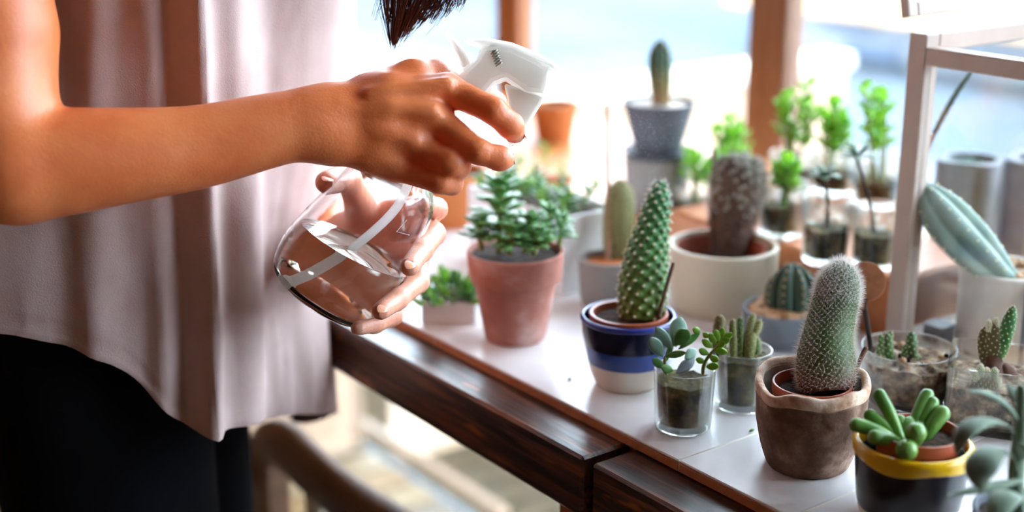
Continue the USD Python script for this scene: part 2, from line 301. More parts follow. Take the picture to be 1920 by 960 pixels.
def lathe(prof, n=48, c=(0, 0, 0), wob=None, axis=None):
    """profile [(r, z), ...] turned round z; r = 0 at an end closes it"""
    prof = np.asarray(prof, float); k = len(prof)
    a = np.linspace(0, 2 * np.pi, n, endpoint=False)
    v = np.stack([prof[:, None, 0] * np.cos(a), prof[:, None, 0] * np.sin(a), np.broadcast_to(prof[:, None, 1], (k, n))], -1)
    if wob is not None: v = wob(v, a)
    v = v.reshape(-1, 3)
    i, j = np.meshgrid(np.arange(k - 1), np.arange(n), indexing='ij'); j2 = (j + 1) % n
    f = np.stack([i * n + j, i * n + j2, (i + 1) * n + j2, (i + 1) * n + j], -1).reshape(-1, 4)
    if axis is not None: v = v @ axis
    return v + np.asarray(c), f
def rounded(prof, r=0.0015, m=4):
    """rounds the inner corners of a lathe profile"""
    prof = [np.array(p, float) for p in prof]; out = [prof[0]]
    for a, b, c in zip(prof, prof[1:], prof[2:]):
        d1, d2 = a - b, c - b; l1, l2 = np.linalg.norm(d1), np.linalg.norm(d2)
        if b[0] < 1e-9 or l1 < 1e-9 or l2 < 1e-9: out.append(b); continue
        q = min(r, l1 * 0.45, l2 * 0.45); p0, p2 = b + d1 / l1 * q, b + d2 / l2 * q
        for t in np.linspace(0, 1, m): out.append((1 - t) ** 2 * p0 + 2 * t * (1 - t) * b + t * t * p2)
    out.append(prof[-1]); return np.array(out)
def spline(pts, n):
    pts = np.asarray(pts, float)
    if len(pts) == 2: return pts[0] + (pts[1] - pts[0]) * np.linspace(0, 1, n)[:, None]
    from scipy.interpolate import CubicSpline
    d = np.r_[0, np.cumsum(np.linalg.norm(np.diff(pts[:, :3], axis=0), axis=1) + 1e-9)]
    return CubicSpline(d, pts)(np.linspace(0, d[-1], n))
def tube(pts, radii, n=12, m=24, cap=True, flat=1.0, up=(0, 0, 1), disp=None):
    """tapering round-ended tube along a smooth path; radii interpolate along it; flat squashes it along its second axis"""
    pts = np.asarray(pts, float); radii = np.broadcast_to(np.asarray(radii, float), (len(pts),))
    q = spline(np.hstack([pts, radii[:, None]]), m); p, r = q[:, :3], np.maximum(q[:, 3], 1e-5)
    t = np.gradient(p, axis=0); t /= np.linalg.norm(t, axis=1, keepdims=True) + 1e-12
    if cap:
        k = 5; e = np.linspace(np.pi / 2, 0, k, endpoint=False)
        p = np.vstack([p[0] - t[0] * r[0] * np.sin(e)[:, None], p, p[-1] + t[-1] * r[-1] * np.sin(e[::-1])[:, None]])
        r = np.r_[r[0] * np.cos(e), r, r[-1] * np.cos(e[::-1])]
        t = np.vstack([np.repeat(t[:1], k, 0), t, np.repeat(t[-1:], k, 0)])
    a = np.cross(np.broadcast_to(up, t.shape), t); la = np.linalg.norm(a, axis=1, keepdims=True)
    a = np.where(la > 0.15, a / np.maximum(la, 1e-9), np.cross(np.broadcast_to((0.0, -1.0, 0.1), t.shape), t)); a /= np.linalg.norm(a, axis=1, keepdims=True) + 1e-12
    for i in range(1, len(a)):
        a[i] -= t[i] * (a[i] @ t[i]); a[i] += 0
        if a[i] @ a[i - 1] < 0: a[i] = -a[i]
        a[i] = 0.3 * a[i] + 0.7 * a[i - 1]; a[i] -= t[i] * (a[i] @ t[i]); a[i] /= np.linalg.norm(a[i]) + 1e-12
    b = np.cross(t, a); g = np.linspace(0, 2 * np.pi, n, endpoint=False)
    rr = np.broadcast_to(r[:, None], (len(p), n))
    if disp is not None: rr = rr * disp(np.linspace(0, 1, len(p))[:, None], g[None, :])
    v = p[:, None] + rr[..., None] * (np.cos(g)[None, :, None] * a[:, None] + flat * np.sin(g)[None, :, None] * b[:, None])
    i, j = np.meshgrid(np.arange(len(p) - 1), np.arange(n), indexing='ij'); j2 = (j + 1) % n
    f = np.stack([i * n + j, i * n + j2, (i + 1) * n + j2, (i + 1) * n + j], -1).reshape(-1, 4)
    m_ = len(p) * n
    v = np.vstack([v.reshape(-1, 3), p[0], p[-1]])
    f3 = np.vstack([f[:, [0, 1, 2]], f[:, [0, 2, 3]], np.stack([np.full(n, m_), (np.arange(n) + 1) % n, np.arange(n)], 1), np.stack([np.full(n, m_ + 1), m_ - n + np.arange(n), m_ - n + (np.arange(n) + 1) % n], 1)])
    return v, f3
def leaf(base, tip, w, th, up=(0, 0, 1), bend=0.0, p=0.8, nu=9, nv=8):
    """fleshy leaf from base to tip, w wide, th thick, widest past the middle if p < 1; bend lifts the middle"""
    base, tip = np.asarray(base, float), np.asarray(tip, float); L = np.linalg.norm(tip - base)
    ax = frame_from(tip - base, up)
    u = 0.5 - 0.5 * np.cos(np.linspace(0, np.pi, nu)); wd = np.sin(np.pi * np.clip(u, 0, 1) ** (1 / p)) ** 0.6; wd[0] = 0.16; wd[-1] = 0.02
    g = np.linspace(0, 2 * np.pi, nv, endpoint=False)
    v = np.stack([np.broadcast_to(u[:, None] * L, (nu, nv)), w / 2 * wd[:, None] * np.cos(g), th / 2 * wd[:, None] ** 0.7 * np.sin(g) + (bend * np.sin(np.pi * u))[:, None]], -1).reshape(-1, 3) @ ax + base
    i, j = np.meshgrid(np.arange(nu - 1), np.arange(nv), indexing='ij'); j2 = (j + 1) % nv
    f = np.stack([i * nv + j, i * nv + j2, (i + 1) * nv + j2, (i + 1) * nv + j], -1).reshape(-1, 4)
    return v, f
def blob(c, r, sub=2, amp=0.2, seed=0, squash=(1, 1, 1)):
    m = trimesh.creation.icosphere(sub, 1.0); v = np.array(m.vertices)
    v = v * (1 + amp * (meshkit.fbm(v * 1.7 + seed * 7.3, 3, seed) - 0.5) * 2)[:, None]
    return v * np.asarray(squash) * r + np.asarray(c), np.array(m.faces)
def soil_disc(c, r, z, amp=0.002, n=40, rings=9, seed=0, depth_=0.006):
    """lumpy top of soil, closed below"""
    rr = np.r_[0.0, np.linspace(r / rings, r, rings)]; prof = [(x, 0) for x in rr] + [(r, -depth_), (0.0, -depth_)]
    v, f = lathe(prof, n)
    top = np.arange(len(v)) < (rings + 1) * n
    v[top, 2] += (meshkit.fbm(v[top] * 160 + seed * 3.1, 3, seed) - 0.5) * 2 * amp * np.clip((r - np.hypot(v[top, 0], v[top, 1])) / r * 6, 0.15, 1)
    return v + np.array([c[0], c[1], z]), f
def phyllo(tubefn, n, power=1.0):
    """n spiral points on a surface tubefn(u, angle) -> (pos, normal)"""
    i = np.arange(n); u = ((i + 0.5) / n) ** power; a = i * 2.399963
    return tubefn(u, a)

class Stalk:
    """upright body of a cactus: centre line and radius by height fraction"""
    def __init__(s, pts, radii):
        s.pts = np.asarray(pts, float); d = np.r_[0, np.cumsum(np.linalg.norm(np.diff(s.pts, axis=0), axis=1))]; s.L = d[-1]
        from scipy.interpolate import CubicSpline, PchipInterpolator
        s.c = CubicSpline(d / d[-1], s.pts) if len(pts) > 2 else (lambda u: s.pts[0] + (s.pts[-1] - s.pts[0]) * np.asarray(u)[..., None])
        s.r = PchipInterpolator(np.linspace(0, 1, len(radii)), radii)
    def at(s, u, a, off=0.0):
        u, a = np.broadcast_arrays(np.asarray(u, float), np.asarray(a, float))
        cp = s.c(u); ax = s.c(np.minimum(u + 0.01, 1)) - s.c(np.maximum(u - 0.01, 0)); ax /= np.linalg.norm(ax, axis=-1, keepdims=True)
        x = np.cross(np.broadcast_to((0, 1.0, 0.0), ax.shape), ax); x /= np.linalg.norm(x, axis=-1, keepdims=True); y = np.cross(ax, x)
        rad = np.cos(a)[..., None] * x + np.sin(a)[..., None] * y
        dr = (s.r(np.minimum(u + 0.008, 1)) - s.r(np.maximum(u - 0.008, 0))) / (s.L * 0.016)
        nrm = rad - dr[..., None] * ax; nrm /= np.linalg.norm(nrm, axis=-1, keepdims=True)
        return cp + rad * s.r(u)[..., None] + nrm * (off if np.isscalar(off) else off[..., None]), nrm
    def mesh(s, nu=60, nv=48, off=None):
        u = np.r_[np.linspace(0, 0.85, int(nu * 0.7), endpoint=False), 1 - 0.15 * (1 - np.linspace(0, 1, nu - int(nu * 0.7))) ** 2]
        a = np.linspace(0, 2 * np.pi, nv, endpoint=False)
        uu, aa = np.meshgrid(u, a, indexing='ij')
        p, nrm = s.at(uu, aa)
        if off is not None: p = p + nrm * off(uu, aa, p)[..., None]
        k = len(u)
        i, j = np.meshgrid(np.arange(k - 1), np.arange(nv), indexing='ij'); j2 = (j + 1) % nv
        f = np.stack([i * nv + j, i * nv + j2, (i + 1) * nv + j2, (i + 1) * nv + j], -1).reshape(-1, 4)
        f = np.vstack([f[:, [0, 1, 2]], f[:, [0, 2, 3]]])
        return p.reshape(-1, 3), f
def round_radii(body, n=24, tip=0.5):
    """radius table (even steps) with a hemispherical tip: body(u) gives the radius without the tip, tip is the rounded end's share of the height"""
    u = np.linspace(0, 1, n); k = np.clip((u - (1 - tip)) / tip, 0, 1)
    return np.array([body(x) for x in u]) * np.sqrt(np.maximum(1 - k ** 2, 0.0004))
def bumps_fn(pts, h, sig):
    from scipy.spatial import cKDTree
    t = cKDTree(pts)
    def fn(u, a, p):
        d, _ = t.query(p.reshape(-1, 3)); return (h * np.exp(-(d / sig) ** 2)).reshape(u.shape)
    return fn
def spines_at(pos, nrm, per, length, spread, seed, droop=0.0):
    g = np.random.default_rng(seed); n = len(pos)
    d = nrm[:, None] * (1 - spread) + g.normal(size=(n, per, 3)) * spread
    d -= nrm[:, None] * np.minimum((d * nrm[:, None]).sum(-1, keepdims=True) - 0.15, 0)
    d /= np.linalg.norm(d, axis=-1, keepdims=True); d[..., 2] += droop
    L = length if np.isscalar(length) else np.asarray(length)[:, None, None]
    end = pos[:, None] + d * L * g.uniform(0.6, 1.1, (n, per, 1))
    return np.stack([np.broadcast_to(pos[:, None], end.shape), end], 2).reshape(-1, 2, 3)
def dots(pos, nrm, r, sub=0):
    m = trimesh.creation.icosphere(sub, 1.0); v, f = np.array(m.vertices), np.array(m.faces); n = len(pos)
    r = np.broadcast_to(r, (n,))
    V = (pos[:, None] + v[None] * r[:, None, None]).reshape(-1, 3)
    return V, (f[None] + (np.arange(n) * len(v))[:, None, None]).reshape(-1, 3)

# ================================================================ THE ROOM
WT = 1.25                                   # the window wall's plane along E2
S0, S1 = -2.6, 3.3
struct('ceiling', 'pale plaster ceiling over the whole room', tbox(S0 - 0.1, S1 + 0.1, -2.9, WT + 0.15, 2.5, 2.62), M['ceiling'], 'ceiling')
struct('wall_rear', 'warm plaster wall opposite the windows', tbox(S0, S1, -2.95, -2.85, 0, 2.5), M['warm_wall'], 'wall')
struct('wall_left', 'warm plaster wall at the far left end', tbox(S1, S1 + 0.1, -2.85, WT + 0.1, 0, 2.5), M['warm_wall'], 'wall')
struct('wall_right', 'warm plaster wall at the near right end', tbox(S0 - 0.1, S0, -2.85, WT + 0.1, 0, 2.5), M['warm_wall'], 'wall')
struct('trim_1', 'plaster lintel above the row of windows', tbox(S0, S1, WT, WT + 0.1, 2.2, 2.5), M['plaster'], 'lintel')
struct('trim_2', 'eave over the windows outside', tbox(S0 - 0.3, S1 + 0.3, WT + 0.1, WT + 0.62, 2.30, 2.36), M['ceiling'], 'eave')

# windows: timber posts and rails with panes between, placed where the photograph shows the posts
def s_on_wall(x, y=150):                   # where the ray of a picture column meets the window wall
    d = (x - 960) / FPX * R + F - (y - 480) / FPX * U
    p = C + d * ((WT + 0.046) / (d @ E2)); return float(p @ E1)
sA, sB = s_on_wall(963), s_on_wall(1448)
posts = [(-1.3, 0.1), (sB - 0.72, 0.07), (sB, 0.066), (sA, 0.06), (sA + 1.5, 0.07), (S1 - 0.05, 0.1)]
struct('wall_window_right', 'warm plaster wall right of the windows', tbox(S0, -1.35, WT, WT + 0.1, 0.0, 2.2), M['warm_wall'], 'wall')
PD = 0.035
posts.sort()
wl = ['right-hand window nearest the camera, mostly outside the picture', 'window right of the brown post, behind the white greenhouse', 'window between the two timber posts, behind the far cactus', 'window left of the orange post, behind the hand', 'far left window behind the hanging hair']
for i in range(5):
    (sa, wa), (sb, wb) = posts[i], posts[i + 1]
    w = thing(f'window_{i + 1}', wl[i], 'window', T((sa + sb) / 2, WT + 0.05, 0.0)); key(stage.GetPrimAtPath(w), kind='structure')
    part(w, 'post', tbox(sb - wb / 2, sb + wb / 2, WT + 0.03, WT + 0.03 + PD, 0.5, 2.2, 0.004), M['post_b' if i in (0, 1) else 'post'], False)
    if i == 0: part(w, 'post', tbox(sa - wa / 2, sa + wa / 2, WT + 0.03, WT + 0.03 + PD, 0.5, 2.2, 0.004), M['post'], False)
    a, b = sa + wa / 2, sb - wb / 2
    part(w, 'bottom_rail', tbox(a, b, WT + 0.035, WT + 0.06, 0.0, 0.012, 0.002), M['grout'], False)
    part(w, 'middle_rail', tbox(a, b, WT + 0.035, WT + 0.06, 0.5, 0.55, 0.004), M['post'], False)
    part(w, 'top_rail', tbox(a, b, WT + 0.035, WT + 0.06, 2.14, 2.2, 0.004), M['post'], False)
    part(w, 'pane', tbox(a, b, WT + 0.045, WT + 0.05, 0.0125, 2.14), M['winpane'], False)

# outside: pale sunlit terrace and a building across it
struct('ground', 'blue-grey terrace outside the windows', join(tbox(-14, 22, 4.4, 20, -0.16, -0.06), tbox(-14, 22, WT + 0.1, 2.9, -0.16, -0.083)), M['terrace'], 'terrace')
struct('ground_strip', 'pale paved strip across the terrace outside', tbox(-14, 22, 2.9, 4.4, -0.16, -0.06), M['terrace_pale'], 'terrace')
dk = thing('outer_deck', 'weathered plank deck just outside the windows', 'deck', T(2, 2, -0.083)); key(stage.GetPrimAtPath(dk), kind='structure')
for k in range(26):
    s = 0.55 + k * 0.085; part(dk, 'plank', tbox(s + .006, s + .079, WT + 0.1, 2.9, -0.082, -0.06, .003), M['deck'], False)
bd = thing('building', 'grey building with bluish windows across the terrace', 'building', T(-4, 6.2, -0.06))
def s_on(x, y, t):
    d = (x - 960) / FPX * R + F - (y - 480) / FPX * U; p = C + d * (t / (d @ E2)); return float(p @ E1), float(p[2])
BT = 6.2; sb1 = s_on(1496, 60, BT)[0]
part(bd, 'wall', tbox(-14, sb1, BT, BT + 3, -0.059, 1.2), M['facade'], False)
def facade(x0, x1, y0, y1, nm, mat, out=0.03):
    (sa, za), (sb, zb) = s_on(x0, y0, BT), s_on(x1, y1, BT)
    return part(bd, nm, tbox(min(sa, sb), max(sa, sb), BT - out, BT + 0.02, min(za, zb), max(za, zb)), mat, False)
for q in ((1555, 1640, 30, 62), (1590, 1690, 74, 118), (1735, 1790, 60, 100)):
    facade(*q, 'window', M['blue_glass'])
part(bd, 'ledge', tbox(-14, sb1 + .2, BT - .4, BT - .001, s_on(1600, 12, BT)[1], s_on(1600, 12, BT)[1] + .12), M['board'], False)

# floor: pale planks running towards the windows, with open joints
fl = thing('floor', 'pale plank floor seen below the bench', 'floor', (0, 0, 0)); key(stage.GetPrimAtPath(fl), kind='structure')
part(fl, 'subfloor', tbox(S0, S1, -2.85, WT, -0.06, -0.022), M['grout'], False)
pw = 0.085; n_ = 0
for s in np.arange(0.55, 2.17, pw):
    part(fl, 'plank', tbox(s + 0.006, s + pw - 0.006, -0.2, WT, -0.022, 0.0, 0.003), M[('plank_a', 'plank_b', 'plank_a', 'plank_c')[n_ % 4]], False); n_ += 1
part(fl, 'boarding', tbox(S0, 0.55, -2.85, WT, -0.022, -0.0005), M['dark_board'], False)
part(fl, 'boarding', tbox(0.553, S1, -2.85, -0.205, -0.022, -0.0005), M['dark_board'], False)
part(fl, 'boarding', tbox(2.172, S1, -0.2, WT, -0.022, -0.0005), M['plank_b'], False)
# low tiled partition closing the view under the bench
lw = thing('low_wall', 'low beige tiled partition with a pale ledge behind the bench', 'wall', T(2.2, 0.6, 0)); key(stage.GetPrimAtPath(lw), kind='structure')
part(lw, 'core', tbox(2.186, 2.25, -0.2, WT, 0, 0.62), M['grout'], False)
part(lw, 'outer_core', tbox(2.186, 2.25, WT + .101, 2.6, -0.0595, 0.62), M['tile_small'], False)
part(lw, 'outer_ledge', tbox(2.16, 2.25, WT + .101, 2.6, 0.6202, 0.65), M['cream'], False)
for k in range(12):
    for r in range(5):
        t0 = 0.62 + k * 0.05; z0 = 0.002 + r * 0.05
        part(lw, 'tile', tbox(2.178, 2.187, t0 + 0.001, t0 + 0.049, z0 + 0.001, z0 + 0.049), M['tile_small'], False)
part(lw, 'ledge', tbox(2.16, 2.25, -0.2, WT, 0.256, 0.30, 0.004), M['cream'], False)
part(lw, 'panel', tbox(2.176, 2.186, -0.2, WT, 0.30, 0.62), M['tile_small'], False)

# ================================================================ THE BENCH
TB = TZ - 0.008                             # top of the timbers, underside of the tiles
bench = thing('potting_bench', 'long bench with dark timber front edge and white tiled top', 'table', T(0.6, 0.85, 0))
part(bench, 'beam', tbox(0.675, 2.1, 0.558, 0.602, TB - 0.047, TB, 0.0022), M['dark'], False)
part(bench, 'beam', tbox(-0.3, 0.668, 0.5605, 0.602, TB - 0.050, TB - 0.002, 0.0022), M['dark'], False)
part(bench, 'support_block', tbox(0.61, 0.72, 0.572, 0.70, TB - 0.11, TB - 0.0505, 0.003), M['block'], False)
part(bench, 'deck_board', tbox(-0.3, 2.1, 0.603, 1.22, TB - 0.04, TB, 0.0), M['board'], False)
for s, t_s in ((0.66, (0.64, 1.15)), (1.40, (1.18,)), (2.06, (0.64,))):
    for t in t_s: part(bench, 'leg', tbox(s - 0.03, s + 0.03, t - 0.03, t + 0.03, 0, TB - 0.1105 if t < 0.7 and s < 1 else TB - 0.04, 0.003), M['block'], False)
def tile(s0, s1, t0, t1, top=TZ):
    g = 0.0007; p = part(bench, 'tile', tbox(s0 + g, s1 - g, t0 + g, t1 - g, TB, top - 0.0022), M['tile_body'], False)
    part(p, 'glaze', tbox(s0 + g, s1 - g, t0 + g + 0.0004, t1 - g, top - 0.0022, top, 0.0007), M['tile'], False, label='white glazed top')
for s0, s1 in ((0.42, 0.52), (0.52, 0.62), (0.62, 0.92), (0.92, 1.22), (1.22, 1.52), (0.12, 0.42)):
    tile(s0, s1, 0.596, 0.896)
for s in (0.42, 0.52, 0.62, 0.92, 1.22): part(bench, 'joint_filler', tbox(s - 0.00065, s + 0.00065, 0.597, 0.895, TB + .0002, TZ - 0.0006), M['cream'], False)
solo('wooden_riser', tbox(0.69, 0.97, 0.905, 1.03, TB + 0.0002, 0.80, 0.003), M['riser2'], 'low reddish wooden board block under the glass cups', 'wooden block', False)
solo('wooden_riser', tbox(0.836, 0.97, 1.032, 1.13, TB + 0.0002, 0.80, 0.003), M['riser2'], 'small reddish board block under the sprouts at the brown window post', 'wooden block', False)
solo('wooden_platform', join(tbox(0.985, 1.75, 0.90, 1.215, TB + 0.0002, 0.776, 0.003)), M['riser'], 'sunlit yellow wooden platform behind the terracotta pot', 'wooden block', False)

# ================================================================ POTS AND PLANTS
class Pot:
    """a round pot whose rim and base are read off the photograph: rim (x, y, w) of its centre, base (front bottom y, w)"""
    def __init__(s, x, yr, wr, yb, wb, z=TZ):
        c, s.rb = foot(x, yb, wb, z); s.c = np.array([c[0], c[1], z])
        zr = z_at(s.c, yr); s.h = zr - z; s.rr = wr / 2 * depth((c[0], c[1], zr)) / FPX
    def shell(s, t=0.004, floor=0.006, prof=None, n=56, lip=0.0, wob=None, rd=0.0015, depth_=None):
        """closed thick shell; prof: [(height share, radius share between base and rim)] outside"""
        prof = prof or [(0, 0), (1, 1)]
        o = [(s.rb + (s.rr - s.rb) * k + (lip if q > 0.9 else 0), s.h * q) for q, k in prof]
        fl = floor if depth_ is None else s.h - depth_
        r_at = lambda z: np.interp(z, [p[1] for p in o], [p[0] for p in o])
        inn = [(max(r_at(z) - t, 0.001), z) for z in np.linspace(s.h, fl, 5)]
        p = [(0, 0), (o[0][0] * 0.6, 0)] + o + inn + [(0, fl)]
        return lathe(rounded(p, rd), n, s.c, wob)
    def at(s, dx=0, dy=0, z=0): return s.c + np.array([dx, dy, z])
    def top(s): return s.c[2] + s.h

def nursery(parent, c, r, zb, zt, name='pot', taper=0.78, t=0.0016, label=None, soil_z=None, seed=1):
    h = zt - zb; rb = r * taper
    pr = [(0, 0), (rb, 0), (r * 0.95, h * 0.80), (r * 0.95 + 0.0001, h * 0.81), (r, h * 0.82), (r, h), (r - t, h), (r * 0.95 - t, h * 0.78), (rb - t, t), (0, t)]
    part(parent, name, lathe(rounded(pr, 0.0006, 3), 56, (c[0], c[1], zb)), M['nursery'], 30, label=label)
    sz = soil_z if soil_z is not None else zb + h * 0.72
    rs = (rb + (r * 0.95 - rb) * min(1, (sz - zb) / (h * 0.8))) - t * 1.2
    part(parent, 'soil', soil_disc(c, rs, sz, 0.0016, seed=seed), M['soil'])
    return sz
def leaf_px(a, Za, b, Zb, w, th=None, up=(0, -0.5, 1), bend=0, p=0.8):
    A, B = P(*a, Za), P(*b, Zb); W = w * (Za + Zb) / 2 / FPX
    return leaf(A, B, W, th or W * 0.35, up, bend, p)

# ---- 1. rough clay pot with the furry column cactus
pc = Pot(1511, 708, 212, 902, 158)
def claywob(v, a):
    w = 1 + 0.022 * np.sin(2 * a + 0.6) + 0.014 * np.sin(5 * a + 1.1)
    k = np.clip(v[..., 2] / pc.h, 0, 1.1)
    v[..., :2] *= (1 + (w - 1) * (0.4 + 0.6 * k))[..., None]
    ph = (meshkit.fbm(np.stack([np.cos(a) * 1.7 + 5, np.sin(a) * 1.7 + 5, a * 0], -1), 2, 5) - 0.5)
    v[..., 2] += np.clip((k - 0.6) / 0.4, 0, 1) * (0.010 * ph + 0.0008 * np.sin(5 * a + 0.4) - 0.0015 * np.cos(a + 1.7))
    return v
rr, rb, hh = pc.rr, pc.rb, pc.h
t = thing('clay_pot', 'rough pinched brown clay pot with a wavy pale rim, holding the furry cactus', 'pot', pc.c)
outer = [(0, 0), (rb * 0.93, 0.0), (rb * 1.0, 0.003), (rb + (rr - rb) * 0.45, hh * 0.25), (rb + (rr - rb) * 0.86, hh * 0.55), (rr * 0.985, hh * 0.86)]
part(t, 'body', lathe(rounded(outer + [(rr * 0.90, hh * 0.86), (rr * 0.86, hh * 0.6), (rb * 0.84, 0.012), (0, 0.012)], 0.002), 96, pc.c, claywob), M['clay'], 50)
part(t, 'rim', lathe(rounded([(rr * 0.93, hh * 0.84), (rr * 0.985, hh * 0.855), (rr * 1.012, hh * 0.93), (rr * 0.985, hh * 1.0), (rr * 0.90, hh * 1.0), (rr * 0.85, hh * 0.95), (rr * 0.87, hh * 0.84), (rr * 0.93, hh * 0.84)], 0.003), 96, pc.c, claywob), M['clay_rim'], True, label='pale worn wavy rim')
part(t, 'lining', lathe([(rr * 0.845, hh * 0.95), (rr * 0.86, hh * 0.94), (rb * 0.83, 0.0135), (0, 0.0135), (0, 0.0125), (rb * 0.83 - 0.001, 0.0125), (rr * 0.845, hh * 0.95)][:5] + [(0, 0.0128)], 72, pc.c, claywob), M['cement_in'], 40, label='pale grey inside')
ic = np.array([*PT(1523, 716, pc.top() - 0.004)[:2], 0])
t = thing('potted_furry_cactus', 'furry white-spined column cactus in a thin terracotta-coloured pot inside the clay pot', 'cactus', (ic[0], ic[1], pc.c[2] + 0.0137))
ir = 150 / 2 * 0.905 / FPX
zt = z_at(ic, 716)
sz = nursery(t, ic, ir, pc.c[2] + 0.0137, zt, 'pot', 0.80, soil_z=zt - 0.007)
cb = PT(1556, 735, sz); Zc = depth(cb)
ctr = [P(1553, 742, Zc), P(1549, 700, Zc + .004), P(1551, 640, Zc + .008), P(1563, 580, Zc + .012), P(1573, 530, Zc + .012), P(1573, 490, Zc + .012)]
k_ = Zc / FPX
st = Stalk(ctr, [44 * k_, 50 * k_, 53 * k_, 53 * k_, 50 * k_, 46 * k_, 43 * k_, 42 * k_, 41 * k_, 40 * k_, 37 * k_, 29 * k_, 3 * k_])
u = np.sqrt(np.linspace(0.0004, 1, 1500)); i_ = np.arange(1150); u = 1 - ((i_ + .5) / 1150) ** 0.93 * 0.985; a = i_ * 2.399963
ap, an = st.at(u, a)
part(t, 'stem', st.mesh(90, 80, bumps_fn(ap, 0.0011, 0.0012)), M['c_furry'], True)
part(t, 'areoles', dots(ap + an * 0.0010, an, 0.00034), M['spine_tan'], True, kind='stuff')
L_ = np.where(u > 0.8, 0.0046, 0.0036)
curves(t, 'spines', spines_at(ap + an * 0.0009, an, 6, .0024, 0.72, 3), 0.00007, 0.00003, M['spine_tan'])
curves(t, 'long_spines', spines_at(ap + an * 0.0009, an, 5, L_ * 1.25, 0.34, 5), 0.00010, 0.00004, M['spine_white'])
top = u > 0.72
curves(t, 'crown_spines', spines_at(ap[top] + an[top] * 0.0009, an[top], 10, 0.0052, 0.5, 4), 0.00009, 0.00004, M['spine_white'], label='dense white bristles at the crown')
tw = [P(1608, 688, Zc + .003), P(1614, 672, Zc + .003), P(1623, 654, Zc + .004)]
part(t, 'twig', tube([P(1590, 735, Zc + .002)] + tw, [0.0014, 0.0013, 0.0015, 0.0017], 8, 12), M['twig'], True)

# ---- 2. yellow-rimmed black pot with the finger succulent
py = Pot(1696, 823, 216, 1006, 176)
t = thing('yellow_rimmed_pot', 'black glazed pot with a bright yellow rim at the front right', 'pot', py.c)
rr, rb, hh = py.rr, py.rb, py.h
ro = lambda q: rb + (rr - rb) * q ** 0.6
part(t, 'body', lathe(rounded([(0, 0), (rb * .9, 0), (rb, 0.004)] + [(ro(q), hh * q) for q in (.2, .4, .6, .8)] + [(rr * .93, hh * .8), (rb * .88, .008), (0, .008)], .0015), 72, py.c), M['black_glaze'], 40)
part(t, 'rim', lathe(rounded([(rr * .935, hh * .8), (ro(.8) + .0002, hh * .795), (ro(.82) + .0012, hh * .82), (rr + .0012, hh * .96), (rr - .001, hh), (rr * .925, hh), (rr * .91, hh * .95), (rr * .92, hh * .8), (rr * .935, hh * .8)], .0022), 72, py.c,
     lambda v, a: v + np.stack([a * 0 + v[..., 0] * 0, v[..., 0] * 0, np.where(v[..., 2] < hh * .84, .0014 * np.sin(4 * a + 1.0), 0)], -1)), M['yellow'], True, label='bright yellow glazed rim')
part(t, 'foot', lathe(rounded([(rb * .7, -.0002), (rb * .985, -.0002), (rb + .0008, .004), (ro(.22) + .0007, hh * .22), (ro(.22) - .002, hh * .22), (rb * .9, .001), (rb * .7, -.0002)], .0008), 72, py.c,
     lambda v, a: v + np.stack([v[..., 0] * 0, v[..., 0] * 0, np.where(v[..., 2] > hh * .15, .012 * np.clip(np.sin(a + 3.9), 0, 1), 0)], -1)), M['bone'], 40, label='unglazed pale foot')
ic = py.c + np.array([.0035, .003, 0]); zt = z_at(ic, 806)
t = thing('finger_succulent', 'green finger-leaved succulent in a terracotta plastic pot inside the yellow-rimmed pot', 'succulent', (ic[0], ic[1], py.c[2] + .0083))
ir = 160 / 2 * depth((ic[0], ic[1], zt)) / FPX
sz = nursery(t, ic, ir, py.c[2] + .0083, zt, 'pot', .78, soil_z=zt - .006, seed=4)
Zf = depth((ic[0], ic[1], sz)) - .002
for (x0, y0, z0), (x1, y1, z1), r0, r1 in (((1690, 822, 0), (1649, 741, .006), 9, 13), ((1684, 822, .002), (1632, 779, .004), 9, 13), ((1680, 824, -.002), (1606, 797, -.004), 10, 14), ((1684, 828, -.006), (1641, 820, -.014), 10, 15),
        ((1703, 815, .006), (1738, 742, .016), 9, 14), ((1710, 820, .006), (1748, 756, .012), 9, 13), ((1732, 822, .004), (1766, 776, .006), 11, 16), ((1712, 832, -.004), (1717, 812, -.022), 11, 20), ((1700, 838, -.006), (1700, 844, -.026), 10, 20),
        ((1690, 825, .004), (1688, 788, .01), 8, 11), ((1700, 822, .0), (1706, 792, .008), 9, 12), ((1712, 822, .002), (1727, 795, .008), 9, 12)):
    A, B = P(x0, y0 + 6, Zf + z0), P(x1, y1, Zf + z1); k = Zf / FPX
    mid = (A + B) / 2 + np.array([0, 0, .002])
    part(t, 'leaf', tube([A, mid, B], [r0 * k, (r0 * .3 + r1 * .7) * k, r1 * k], 14, 14), M['finger'], True)

